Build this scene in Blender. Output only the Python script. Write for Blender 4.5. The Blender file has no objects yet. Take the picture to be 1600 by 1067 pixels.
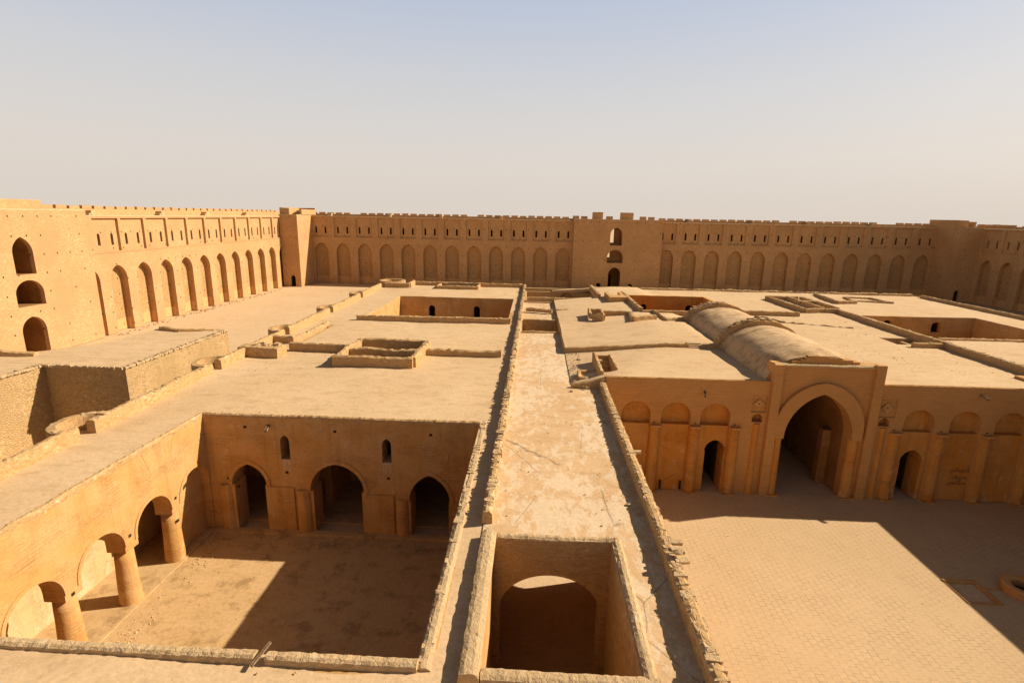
import bpy, bmesh, math, random
from mathutils import Vector, Matrix, noise
from mathutils.geometry import tessellate_polygon
R_ = random.Random(7)
sc = bpy.context.scene
# ------------------------------------------------------------------ camera
CAMZ = 20.0
yaw, pit, roll = -0.0396, -0.23315, 0.01888
fw = Vector((math.sin(yaw)*math.cos(pit), math.cos(yaw)*math.cos(pit), math.sin(pit)))
rt = Vector((math.cos(yaw), -math.sin(yaw), 0)); up = rt.cross(fw)
r2 = rt*math.cos(roll) + up*math.sin(roll); u2 = -rt*math.sin(roll) + up*math.cos(roll)
cd = bpy.data.cameras.new('camera'); cam = bpy.data.objects.new('camera', cd)
sc.collection.objects.link(cam); sc.camera = cam
cam.matrix_world = Matrix(((r2.x, u2.x, -fw.x, 0), (r2.y, u2.y, -fw.y, 0), (r2.z, u2.z, -fw.z, CAMZ), (0, 0, 0, 1)))
cd.sensor_width = 36; cd.sensor_fit = 'HORIZONTAL'; cd.lens = 36*825/1600
cd.clip_start = 0.2; cd.clip_end = 9000
# ------------------------------------------------------------------ sky and sun
SUNV = Vector((1.42, 0.39, 1.0)).normalized()
elev = math.asin(SUNV.z); azim = math.atan2(SUNV.x, SUNV.y)
w = bpy.data.worlds.new('World'); sc.world = w; w.use_nodes = True
nt = w.node_tree; nt.nodes.clear()
sky = nt.nodes.new('ShaderNodeTexSky'); sky.sky_type = 'NISHITA'; sky.sun_disc = False
sky.sun_elevation = elev; sky.sun_rotation = azim
sky.air_density = 1.0; sky.dust_density = 6.0; sky.ozone_density = 1.0
bgn = nt.nodes.new('ShaderNodeBackground'); bgn.inputs[1].default_value = 0.088
wo = nt.nodes.new('ShaderNodeOutputWorld')
# dust veil: the airborne dust turns the low sky pale beige
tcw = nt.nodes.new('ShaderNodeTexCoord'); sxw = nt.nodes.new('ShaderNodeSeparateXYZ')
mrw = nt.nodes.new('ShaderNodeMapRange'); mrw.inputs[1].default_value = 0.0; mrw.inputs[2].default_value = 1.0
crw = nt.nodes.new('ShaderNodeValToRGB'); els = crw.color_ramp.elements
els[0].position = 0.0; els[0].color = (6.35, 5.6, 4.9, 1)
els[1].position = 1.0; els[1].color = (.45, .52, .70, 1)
for p_, c_ in ((.10, (6.2, 5.65, 5.15)), (.20, (5.5, 5.4, 5.4)), (.33, (4.2, 4.65, 5.6)), (.44, (.9, 1.05, 1.45))):  # steep drop above the view is added to cut the sky fill
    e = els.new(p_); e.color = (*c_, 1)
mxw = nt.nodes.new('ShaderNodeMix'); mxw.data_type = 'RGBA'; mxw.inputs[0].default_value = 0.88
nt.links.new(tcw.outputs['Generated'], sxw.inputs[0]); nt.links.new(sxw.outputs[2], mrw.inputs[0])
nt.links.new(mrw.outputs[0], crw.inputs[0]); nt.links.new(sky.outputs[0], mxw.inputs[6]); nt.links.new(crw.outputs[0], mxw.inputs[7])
# sky dimmed behind the camera, added to lower the fill on camera-facing walls
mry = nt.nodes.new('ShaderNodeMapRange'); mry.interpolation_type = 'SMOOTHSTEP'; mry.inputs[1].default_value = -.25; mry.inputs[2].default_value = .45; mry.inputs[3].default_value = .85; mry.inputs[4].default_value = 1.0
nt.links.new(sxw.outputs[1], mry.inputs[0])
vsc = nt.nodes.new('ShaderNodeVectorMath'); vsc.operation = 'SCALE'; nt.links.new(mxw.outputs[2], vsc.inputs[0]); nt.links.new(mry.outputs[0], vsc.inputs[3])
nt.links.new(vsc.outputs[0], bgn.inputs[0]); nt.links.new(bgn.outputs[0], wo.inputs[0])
sd = bpy.data.lights.new('sun', 'SUN'); sun = bpy.data.objects.new('sun', sd); sc.collection.objects.link(sun)
sd.energy = 5.0; sd.angle = math.radians(0.55); sd.color = (1.0, 0.90, 0.75)
sun.rotation_euler = (-SUNV).to_track_quat('-Z', 'Y').to_euler(); sun.location = (60, 20, 60)
sc.view_settings.view_transform = 'Standard'; sc.view_settings.look = 'None'
sc.view_settings.exposure = 0.55; sc.view_settings.gamma = 1.0
sc.cycles.max_bounces = 6; sc.cycles.diffuse_bounces = 4

# ------------------------------------------------------------------ materials
class NB:
    def __init__(s, name):
        s.m = bpy.data.materials.new(name); s.m.use_nodes = True; s.t = s.m.node_tree; s.t.nodes.clear()
        s.o = s.n('OutputMaterial'); s.b = s.n('BsdfPrincipled'); s.b.inputs['Roughness'].default_value = .95
        s.b.inputs['Specular IOR Level'].default_value = .08
        s.l(s.b.outputs[0], s.o.inputs[0]); s.g = s.n('NewGeometry'); s.P = s.g.outputs['Position']
    def n(s, k): return s.t.nodes.new('ShaderNode'+k)
    def l(s, a, b): s.t.links.new(a, b)
    def put(s, sock, v):
        if hasattr(v, 'is_linked') or isinstance(v, bpy.types.NodeSocket): s.l(v, sock)
        else: sock.default_value = v
    def math(s, op, a, b=None, c=None):
        x = s.n('Math'); x.operation = op; s.put(x.inputs[0], a)
        if b is not None: s.put(x.inputs[1], b)
        if c is not None: s.put(x.inputs[2], c)
        return x.outputs[0]
    def scale(s, v, k):
        x = s.n('VectorMath'); x.operation = 'MULTIPLY'; s.l(v, x.inputs[0]); x.inputs[1].default_value = k; return x.outputs[0]
    def noise(s, sc_, det=4, v=None, rough=.55, col=False):
        x = s.n('TexNoise'); s.l(v or s.P, x.inputs['Vector']); x.inputs['Scale'].default_value = sc_
        x.inputs['Detail'].default_value = det; x.inputs['Roughness'].default_value = rough
        return x.outputs[1] if col else x.outputs[0]
    def vor(s, sc_, feat='F1', v=None, rnd=1.0):
        x = s.n('TexVoronoi'); x.feature = feat; s.l(v or s.P, x.inputs['Vector']); x.inputs['Scale'].default_value = sc_
        x.inputs['Randomness'].default_value = rnd; return x
    def ramp(s, v, stops, interp='LINEAR'):
        x = s.n('ValToRGB'); x.color_ramp.interpolation = interp; e = x.color_ramp.elements
        while len(e) < len(stops): e.new(.5)
        for q, (p, c) in zip(e, stops): q.position = p; q.color = (c, c, c, 1) if isinstance(c, (int, float)) else (*c, 1)
        s.l(v, x.inputs[0]); return x.outputs[0]
    def mix(s, f, a, b, mode='MIX'):
        x = s.n('Mix'); x.data_type = 'RGBA'; x.blend_type = mode; s.put(x.inputs[0], f)
        for i, c in ((6, a), (7, b)):
            if isinstance(c, tuple): x.inputs[i].default_value = (*c, 1)
            else: s.l(c, x.inputs[i])
        return x.outputs[2]
    def wallvec(s):
        a = s.n('SeparateXYZ'); s.l(s.P, a.inputs[0]); b = s.n('CombineXYZ')
        s.l(s.math('ADD', a.outputs[0], a.outputs[1]), b.inputs[0]); s.l(a.outputs[2], b.inputs[1]); return b.outputs[0]
    def bump(s, h, strength, dist, prev=None):
        x = s.n('Bump'); x.inputs['Strength'].default_value = strength; x.inputs['Distance'].default_value = dist
        s.l(h, x.inputs['Height'])
        if prev: s.l(prev, x.inputs['Normal'])
        return x.outputs[0]
    def end(s, col, nrm=None):
        s.l(col, s.b.inputs['Base Color'])
        if nrm: s.l(nrm, s.b.inputs['Normal'])
        return s.m

def putlog(k, cu=2.1, cz=2.55, r=.125):
    """small square scaffold holes left in the brickwork, a few missing"""
    v = k.wallvec(); sp = k.n('SeparateXYZ'); k.l(v, sp.inputs[0])
    def cell(x, c, off):
        q = k.math('DIVIDE', k.math('ADD', x, off), c)
        return k.math('FLOOR', q), k.math('MULTIPLY', k.math('ABSOLUTE', k.math('SUBTRACT', k.math('FRACT', q), .5)), c)
    iz, dz = cell(sp.outputs[1], cz, .35)
    iu, du = cell(sp.outputs[0], cu, 0.0)
    cb = k.n('CombineXYZ'); k.l(iu, cb.inputs[0]); k.l(iz, cb.inputs[1])
    wn = k.n('TexWhiteNoise'); wn.noise_dimensions = '2D'; k.l(cb.outputs[0], wn.inputs[0])
    inside = k.math('MULTIPLY', k.math('LESS_THAN', du, r*.72), k.math('LESS_THAN', dz, r))
    return k.math('MULTIPLY', inside, k.math('LESS_THAN', wn.outputs[0], .62))

def m_rubble(name, base, light, dark, sc_=3.2, bump=.5, holes=False, speck=True, course=0.0, mortar=.4, foot=0, zs=1.7, edge=.7):
    k = NB(name); v = k.scale(k.P, (1, 1, zs))
    nz = k.noise(1.6, 3, col=True); wv = k.mix(.12, v, nz)
    ad = k.n('VectorMath'); ad.operation = 'ADD'; k.l(v, ad.inputs[0])
    sm = k.n('VectorMath'); sm.operation = 'SCALE'; k.l(nz, sm.inputs[0]); sm.inputs[3].default_value = .25; k.l(sm.outputs[0], ad.inputs[1])
    vo = k.vor(sc_, 'F1', ad.outputs[0], .9); de = k.vor(sc_, 'DISTANCE_TO_EDGE', ad.outputs[0], .9)
    bw = k.n('SeparateColor'); k.l(vo.outputs['Color'], bw.inputs[0])
    c = k.ramp(bw.outputs[0], [(0, dark), (.4, base), (.85, base), (1, light if speck else base)])
    mort = k.ramp(de.outputs['Distance'], [(0, 0), (.09, 1)])
    c = k.mix(k.math('MULTIPLY', k.math('SUBTRACT', 1.0, mort), mortar), c, dark)
    big = k.noise(.2, 6, None, .62); c = k.mix(k.ramp(big, [(.38, 0), (.62, .8)]), c, tuple(x*.80 for x in base))
    fine = k.noise(9, 4); c = k.mix(.3, c, k.ramp(fine, [(.3, .55), (.7, 1.0)]), 'MULTIPLY')
    # vertical drip staining
    st = k.noise(1.0, 4, k.scale(k.P, (1.3, 1.3, .09)))
    c = k.mix(k.ramp(st, [(.52, 0), (.75, .3)]), c, tuple(x*.72 for x in base))
    if course:
        wa = k.n('TexWave'); wa.bands_direction = 'Z'; k.l(k.P, wa.inputs['Vector']); wa.inputs['Scale'].default_value = course
        wa.inputs['Distortion'].default_value = 1.5; wa.inputs['Detail'].default_value = 2
        c = k.mix(k.math('MULTIPLY', wa.outputs[1], .18), c, dark)
    if foot:
        sp_ = k.n('SeparateXYZ'); k.l(k.P, sp_.inputs[0]); band = k.ramp(k.math('DIVIDE', k.math('ADD', sp_.outputs[2], k.math('MULTIPLY', k.noise(.5, 4), 3.0)), 12.0), [(.30, 0), (.36, 1), (.72, 1), (.80, 0)])
        pt = k.ramp(k.vor(2.4, 'F1', k.mix(.2, k.P, k.noise(3, 3, col=True))).outputs['Distance'], [(.18, 1), (.30, 0)]); c = k.mix(k.math('MULTIPLY', k.math('MULTIPLY', pt, band), .55), c, tuple(x*.5 for x in dark))
    if foot:      # repaired pale base course
        sz = k.n('SeparateXYZ'); k.l(k.P, sz.inputs[0]); zz = k.math('ADD', sz.outputs[2], k.math('MULTIPLY', k.noise(.8, 3), 1.2))
        c = k.mix(k.math('MULTIPLY', k.math('LESS_THAN', zz, foot+.6), .7), c, tuple(min(.8, x*1.22) for x in base))
    h = k.math('ADD', k.math('MULTIPLY', mort, edge), k.math('MULTIPLY', fine, .6))
    if holes:
        ho = putlog(k); c = k.mix(k.math('MULTIPLY', ho, .95), c, (.035, .018, .008)); h = k.math('SUBTRACT', h, ho)  # near-black painted for the shade inside each scaffold hole
    return k.end(c, k.bump(h, bump, .07))

def m_brick(name, base, dark, light, bump=.35, holes=False):
    k = NB(name); v = k.wallvec()
    br = k.n('TexBrick'); k.l(v, br.inputs['Vector']); br.inputs['Scale'].default_value = 1
    br.inputs['Brick Width'].default_value = .42; br.inputs['Row Height'].default_value = .13; br.inputs['Mortar Size'].default_value = .016
    br.inputs['Color1'].default_value = (*base, 1); br.inputs['Color2'].default_value = (*light, 1); br.inputs['Mortar'].default_value = (*dark, 1)
    c = k.mix(.45, br.outputs[0], base)
    big = k.noise(.45, 5); c = k.mix(k.ramp(big, [(.35, 0), (.7, .6)]), c, tuple(x*.8 for x in base))
    w_ = k.noise(1.2, 5, k.scale(k.P, (.5, .5, 3.5))); c = k.mix(k.ramp(w_, [(.55, 0), (.8, .5)]), c, dark)
    fine = k.noise(14, 3); c = k.mix(.25, c, k.ramp(fine, [(.3, .6), (.7, 1.)]), 'MULTIPLY')
    h = k.math('ADD', k.math('MULTIPLY', br.outputs[1], -.6), k.math('MULTIPLY', fine, .4))
    return k.end(c, k.bump(h, bump, .04))

def m_plaster(name, base, orange, pale, bump=.4, low=0.0):
    k = NB(name)
    big = k.noise(.5, 6); c = k.mix(k.ramp(big, [(.38, 0), (.62, .8)]), base, orange)
    p = k.noise(1.1, 7, None, .65); c = k.mix(k.ramp(p, [(.60, 0), (.70, .65)]), c, pale)
    st = k.noise(1.0, 5, k.scale(k.P, (2.6, 2.6, .22))); c = k.mix(k.ramp(st, [(.5, 0), (.72, .45)]), c, tuple(x*.68 for x in orange))
    co = k.noise(2.2, 5, k.scale(k.P, (.8, .8, 4.5))); c = k.mix(k.ramp(co, [(.55, 0), (.75, .35)]), c, tuple(x*.75 for x in base))
    sz = k.n('SeparateXYZ'); k.l(k.P, sz.inputs[0]); lo = k.math('ADD', k.noise(1.4, 7, k.scale(k.P, (1, 1, .5)), .68), k.math('MULTIPLY', k.math('SUBTRACT', 1.6, sz.outputs[2]), .05))
    c = k.mix(k.ramp(lo, [(.60, 0), (.66, .6)]), c, pale)
    fine = k.noise(12, 5); c = k.mix(.4, c, k.ramp(fine, [(.3, .6), (.7, 1.)]), 'MULTIPLY')
    br = k.n('TexBrick'); k.l(k.wallvec(), br.inputs['Vector']); br.inputs['Scale'].default_value = 1; br.inputs['Brick Width'].default_value = .5; br.inputs['Row Height'].default_value = .17; br.inputs['Mortar Size'].default_value = .02
    br.inputs['Color1'].default_value = (.8, .8, .8, 1); br.inputs['Color2'].default_value = (1, 1, 1, 1); br.inputs['Mortar'].default_value = (.72, .66, .6, 1)
    expo = k.ramp(k.noise(.55, 6, k.scale(k.P, (1, 1, 1.6)), .62), [(.46, 0), (.62, .8)]); c = k.mix(expo, c, k.mix(1.0, c, br.outputs[0], 'MULTIPLY'))
    co = k.math('ADD', co, k.math('MULTIPLY', k.math('MULTIPLY', br.outputs[1], expo), -.6))
    cr = k.vor(.55, 'DISTANCE_TO_EDGE', k.mix(.06, k.P, k.noise(2.5, 4, col=True)), 1)
    ck = k.ramp(cr.outputs['Distance'], [(0, 1), (.012, 0)]); ckm = k.math('MULTIPLY', ck, k.ramp(k.noise(.35, 2), [(.55, 0), (.62, 1)]))
    c = k.mix(k.math('MULTIPLY', ckm, .6), c, tuple(x*.3 for x in base))
    h = k.math('ADD', k.math('MULTIPLY', fine, .5), k.math('MULTIPLY', co, .9)); h = k.math('SUBTRACT', h, ckm)
    return k.end(c, k.bump(h, bump, .05))

def m_sand(name, base, pale, dark, patch=0.0, bump=.35, stains=0.0, scuff=1.0):
    k = NB(name)
    big = k.noise(.12, 6, None, .6); c = k.mix(k.ramp(big, [(.35, 0), (.68, 1)]), base, pale)
    m1 = k.noise(.9, 6, k.scale(k.P, (.6, 1.3, 1)), .6); c = k.mix(k.ramp(m1, [(.5, 0), (.72, .5*scuff)]), c, dark)
    m2 = k.noise(.38, 7, k.scale(k.P, (.5, 1.6, 1)), .66); c = k.mix(k.ramp(m2, [(.47, 0), (.70, .35)]), c, pale)
    m3 = k.noise(2.6, 6, k.scale(k.P, (.7, 1.2, 1)), .7); c = k.mix(k.ramp(m3, [(.54, 0), (.72, .5)]), c, tuple(x*.82 for x in dark))
    if patch:
        pn = k.noise(2.0, 10, k.scale(k.P, (1, .5, 1)), .72); pb = k.noise(.22, 3)
        f = k.ramp(k.math('ADD', pn, k.math('MULTIPLY', k.math('SUBTRACT', pb, .5), .6)), [(.48, 0), (.53, patch)])
        c = k.mix(f, c, (.72, .56, .37))
        cr = k.vor(.32, 'DISTANCE_TO_EDGE', k.mix(.1, k.scale(k.P, (1, .6, 1)), k.noise(1.5, 5, col=True)), 1)
        ck = k.math('MULTIPLY', k.ramp(cr.outputs['Distance'], [(0, 1), (.006, 0)]), k.ramp(k.noise(.3, 2), [(.46, 0), (.5, 1)]))
        c = k.mix(k.math('MULTIPLY', ck, .75), c, (.17, .11, .06))
    if stains:
        sn = k.noise(.8, 8, None, .7); c = k.mix(k.ramp(sn, [(.52, 0), (.64, stains)]), c, tuple(x*.45 for x in dark))
    fine = k.noise(6, 10, None, .78); c = k.mix(.6, c, k.ramp(fine, [(.3, .62), (.62, 1.08)]), 'MULTIPLY')
    gr = k.vor(16); g = k.ramp(gr.outputs['Distance'], [(.10, 1), (.2, 0)])
    g2 = k.math('MULTIPLY', g, k.ramp(k.noise(1.6, 3), [(.5, 0), (.62, 1)])); c = k.mix(k.math('MULTIPLY', g2, .45), c, tuple(x*.5 for x in dark))
    h = k.math('ADD', k.math('MULTIPLY', fine, .7), k.math('MULTIPLY', m1, .8)); h = k.math('ADD', h, k.math('MULTIPLY', g2, .5))
    return k.end(c, k.bump(h, bump, .06))

def m_paving(name):
    k = NB(name)
    wob = k.n('VectorMath'); wob.operation = 'ADD'; k.l(k.P, wob.inputs[0])
    sm = k.n('VectorMath'); sm.operation = 'SCALE'; k.l(k.noise(.6, 3, col=True), sm.inputs[0]); sm.inputs[3].default_value = .22; k.l(sm.outputs[0], wob.inputs[1])
    br = k.n('TexBrick'); rot = k.n('Mapping'); rot.inputs['Rotation'].default_value = (0, 0, math.radians(90)); k.l(wob.outputs[0], rot.inputs[0])
    k.l(rot.outputs[0], br.inputs['Vector']); br.inputs['Scale'].default_value = 1
    br.inputs['Brick Width'].default_value = .36; br.inputs['Row Height'].default_value = .36; br.inputs['Mortar Size'].default_value = .011
    br.inputs['Mortar Smooth'].default_value = .3
    br.inputs['Color1'].default_value = (.60, .41, .225, 1); br.inputs['Color2'].default_value = (.565, .38, .205, 1); br.inputs['Mortar'].default_value = (.26, .16, .085, 1)
    wear = k.ramp(k.noise(.5, 8, None, .7), [(.40, .12), (.60, 1)])
    c = k.mix(k.math('SUBTRACT', 1.0, wear), br.outputs[0], (.585, .395, .215))
    c = k.mix(k.ramp(k.noise(.15, 5), [(.4, 0), (.7, .5)]), c, (.49, .33, .17))
    gr = k.math('MULTIPLY', k.ramp(k.noise(3.5, 6, None, .7), [(.55, 0), (.7, .35)]), 1.0); c = k.mix(gr, c, (.40, .26, .13))
    fine = k.noise(9, 6); c = k.mix(.3, c, k.ramp(fine, [(.3, .7), (.65, 1.03)]), 'MULTIPLY')
    h = k.math('ADD', k.math('MULTIPLY', k.math('MULTIPLY', br.outputs[1], wear), -1.0), k.math('MULTIPLY', fine, .3))
    return k.end(c, k.bump(h, .5, .03))

def m_simple(name, base, dark, s=6, bump=.4):
    k = NB(name); n_ = k.noise(s, 5); c = k.mix(k.ramp(n_, [(.35, 0), (.7, 1)]), base, dark)
    return k.end(c, k.bump(n_, bump, .04))

SAND = (.50, .345, .20)
M = dict(
 fort=m_rubble('fortress_masonry', (.60, .345, .155), (.72, .49, .275), (.46, .255, .105), 5.0, .3, holes=True, course=2.2, mortar=.15),
 niche=m_rubble('weathered_shaded_niche_masonry', (.57, .325, .135), (.66, .45, .24), (.40, .215, .085), 5.0, .5, holes=True, mortar=.25, foot=1.9),  # fort colour darkened for recess shade; pits and pale foot are wear and repair
 rubble=m_rubble('rubble_stone', (.62, .395, .175), (.71, .50, .27), (.46, .27, .11), 3.8, .8, mortar=.3),
 smallwall=m_rubble('rough_wall_stone', (.61, .37, .16), (.70, .50, .29), (.42, .235, .09), 4.4, .6, course=2.6, mortar=.14, zs=2.0, edge=.4),
 plaster=m_plaster('mud_plaster', (.61, .355, .145), (.58, .295, .085), (.66, .45, .24)),
 facade=m_brick('facade_brick', (.58, .295, .10), (.38, .17, .05), (.64, .36, .145), .6),
 fplaster=m_plaster('court_plaster', (.58, .285, .08), (.57, .22, .035), (.64, .43, .22)),
 roof=m_sand('roof_sand', (.60, .395, .205), (.66, .45, .25), (.42, .258, .118)),
 walk=m_sand('walkway_lime', (.60, .375, .185), (.64, .415, .22), (.47, .285, .135), patch=.6),
 ground=m_sand('court_ground', (.60, .41, .225), (.65, .45, .26), (.48, .31, .16)),
 pitfloor=m_sand('dusty_court_floor', (.55, .35, .155), (.59, .385, .185), (.44, .26, .10), stains=.5),
 desert=m_sand('desert', (.72, .60, .44), (.76, .64, .48), (.66, .54, .38)),  # pale tone puts distance haze into the sand colour
 paving=m_paving('brick_paving'),
 vault=m_sand('vault_plaster', (.58, .375, .19), (.64, .43, .24), (.38, .22, .095), scuff=2.6, bump=1.0, stains=.25),
 stone=m_rubble('coping_stone', (.60, .40, .205), (.66, .475, .27), (.50, .32, .15), 5, .9, mortar=.06, edge=.12),
 wood=m_simple('weathered_wood', (.30, .19, .11), (.14, .08, .045), 12),
 lime=m_simple('pale_streak', (.60, .48, .34), (.50, .36, .22), 8, .1),
 hole_shade=m_simple('opening_shade_black', (.03, .018, .012), (.05, .03, .02), 12, 0),  # near-black paints the shade inside slits, small holes and inner doorways
 hall=m_plaster('shaded_hall_plaster', (.34, .17, .06), (.30, .13, .035), (.40, .25, .12)),  # plaster darkened to paint in the shade of the hall and gate arches
 gallery=m_plaster('sunlit_gallery_plaster', (.68, .45, .23), (.64, .40, .18), (.72, .52, .31)),  # lighter plaster, the sunlit look of the gallery put into its colour
 faded=m_simple('faded_paint', (.13, .07, .035), (.20, .11, .05), 12, 0),
 dark=m_simple('interior_shade', (.10, .055, .025), (.06, .03, .014), 2),  # dark tone paints the shade inside doorways, windows and the well
)
# ------------------------------------------------------------------ object helpers
COL = sc.collection
def tag(o, label=None, cat=None, group=None, kind=None):
    if label: o['label'] = label
    if cat: o['category'] = cat
    if group: o['group'] = group
    if kind: o['kind'] = kind
    return o
def thing(name, loc, label, cat, group=None):
    o = bpy.data.objects.new(name, None); o.empty_display_size = .3; COL.objects.link(o); o.location = loc
    return tag(o, label, cat, group, 'thing')
def wloc(o):
    v = Vector(o.location)
    while o.parent: o = o.parent; v += Vector(o.location)
    return v
def obj(name, bm, mat, parent=None, smooth=False, mat2=None, nf=0):
    if mat2:
        bm.faces.ensure_lookup_table()
        for i_ in range(nf, len(bm.faces)): bm.faces[i_].material_index = 1
    me = bpy.data.meshes.new(name); bmesh.ops.recalc_face_normals(bm, faces=bm.faces); bm.to_mesh(me); bm.free()
    if smooth:
        for p in me.polygons: p.use_smooth = True
    me.materials.append(M[mat])
    if mat2: me.materials.append(M[mat2])
    o = bpy.data.objects.new(name, me); COL.objects.link(o)
    if parent: o.parent = parent; o.location = -wloc(parent)      # vertices are in world metres
    return o
def copy_tree(o, parent=None):
    c = o.copy(); COL.objects.link(c)
    if parent: c.parent = parent
    for ch in list(o.children): copy_tree(ch, c)
    return c
def shift(o, dx, dy, dz=0): o.location = Vector(o.location) + Vector((dx, dy, dz)); return o
def rep(o, dx, dy, dz=0): return shift(copy_tree(o, o.parent), dx, dy, dz)

class Fr:                                   # wall frame: u runs along the wall, z up, d goes INTO the wall
    def __init__(s, o, u, d): s.o = Vector(o); s.u = Vector(u); s.d = Vector(d)
    def p(s, u, z, d=0): return s.o + s.u*u + Vector((0, 0, z)) + s.d*d
def FX(y): return Fr((0, y, 0), (1, 0, 0), (0, 1, 0))       # wall facing the camera (-Y)
def FL(x): return Fr((x, 0, 0), (0, 1, 0), (-1, 0, 0))      # wall facing +X
def FR(x): return Fr((x, 0, 0), (0, 1, 0), (1, 0, 0))       # wall facing -X
def FN(y): return Fr((0, y, 0), (1, 0, 0), (0, -1, 0))      # wall facing +Y

def box(bm, x0, x1, y0, y1, z0, z1, jit=0):
    vs = [bm.verts.new((x+R_.uniform(-jit, jit), y+R_.uniform(-jit, jit), z+R_.uniform(-jit, jit))) for x in (x0, x1) for y in (y0, y1) for z in (z0, z1)]
    for f in ((0, 1, 3, 2), (4, 6, 7, 5), (0, 4, 5, 1), (2, 3, 7, 6), (0, 2, 6, 4), (1, 5, 7, 3)): bm.faces.new([vs[i] for i in f])
    return bm
def fbox(bm, F, u0, u1, z0, z1, d0, d1, jit=0):
    vs = [bm.verts.new(F.p(u, z, d)+Vector([R_.uniform(-jit, jit) for _ in range(3)])) for u in (u0, u1) for d in (d0, d1) for z in (z0, z1)]
    for f in ((0, 1, 3, 2), (4, 6, 7, 5), (0, 4, 5, 1), (2, 3, 7, 6), (0, 2, 6, 4), (1, 5, 7, 3)): bm.faces.new([vs[i] for i in f])
    return bm
def arch(c, w, z0, zs, za, n=9, w2=None):
    """outline of an arched opening; pointed when za-zs > w/2; w2 = width below the spring line"""
    a = w/2; h = za-zs; b = (w2 or w)/2; pts = [(c-b, z0), (c-b, zs)]
    if w2: pts.append((c-a, zs+.001))
    L = []
    if h >= a*1.001:
        r = (a*a+h*h)/(2*a); cx = a-r; t1 = math.asin(min(1, h/r))
        for i in range(1, n): t = t1*i/n; L.append((cx+r*math.cos(t), zs+r*math.sin(t)))
    else:
        for i in range(1, n): t = math.pi/2*i/n; L.append((a*math.cos(t), zs+h*math.sin(t)))
    if not w2: pass
    pts += [(c-x, z) for x, z in L] + [(c, za)] + [(c+x, z) for x, z in reversed(L)]
    if w2: pts.append((c+a, zs+.001))
    pts += [(c+b, zs), (c+b, z0)]
    return pts
def rect(u0, u1, z0, z1): return [(u0, z0), (u0, z1), (u1, z1), (u1, z0)]
def plate(bm, F, outer, holes, d0, d1):
    loops = [outer]+holes; tris = tessellate_polygon([[Vector((u, z, 0)) for u, z in lp] for lp in loops])
    flat = [p for lp in loops for p in lp]
    A = [bm.verts.new(F.p(u, z, d0)) for u, z in flat]; B = [bm.verts.new(F.p(u, z, d1)) for u, z in flat]
    for t in tris:
        for V in (A, B):
            try: bm.faces.new([V[i] for i in t])
            except ValueError: pass
    k = 0
    for lp in loops:
        n = len(lp)
        for i in range(n):
            a, b = k+i, k+(i+1) % n
            try: bm.faces.new((A[a], A[b], B[b], B[a]))
            except ValueError: pass
        k += n
    return bm
def pocket(bm, F, pts, d0, d1, open_bottom=True, cap=True):
    """reveal and back of a recess behind an opening"""
    A = [bm.verts.new(F.p(u, z, d0)) for u, z in pts]; B = [bm.verts.new(F.p(u, z, d1)) for u, z in pts]
    n = len(pts)
    for i in range(n):
        if open_bottom and i == n-1: continue
        j = (i+1) % n; bm.faces.new((A[i], A[j], B[j], B[i]))
    if cap:
        for t in tessellate_polygon([[Vector((u, z, 0)) for u, z in pts]]): bm.faces.new([B[i] for i in t])
    return bm
def top_line(u0, u1, z, amp=.06, step=.5):
    n = max(2, int((u1-u0)/step)); return [(u0+(u1-u0)*i/n, z+R_.uniform(-amp, amp)) for i in range(n+1)]
def stones(bm, pts, w, z, h, ln=.5, jit=.03, gap=.02, skip=0.0, zf=None):
    """a course of uneven coping stones along a polyline"""
    for (x0, y0), (x1, y1) in zip(pts, pts[1:]):
        L = math.hypot(x1-x0, y1-y0); tx, ty = (x1-x0)/L, (y1-y0)/L; nx, ny = -ty, tx; s = 0
        while s < L-.05:
            l = min(R_.uniform(.6, 1.5)*ln, L-s)
            if R_.random() >= skip:
                hw = w/2*R_.uniform(.82, 1.12); off = R_.uniform(-.05, .05)*w; hh = h*R_.uniform(.6, 1.25)
                zz = zf(x0+tx*s, y0+ty*s) if zf else z
                vs = []
                for a in (s+gap*.5, s+l-gap*.5):
                    for b in (-hw+off, hw+off):
                        for c in (-.12, hh):
                            q = 1 if c < 0 else R_.uniform(.86, .98)
                            vs.append(bm.verts.new((x0+tx*a+nx*b*q+R_.uniform(-jit, jit), y0+ty*a+ny*b*q+R_.uniform(-jit, jit), zz+c+(R_.uniform(-jit, jit) if c > 0 else 0))))
                for f in ((0, 1, 3, 2), (4, 6, 7, 5), (0, 4, 5, 1), (2, 3, 7, 6), (0, 2, 6, 4), (1, 5, 7, 3)): bm.faces.new([vs[i] for i in f])
            s += l
    return bm
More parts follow.
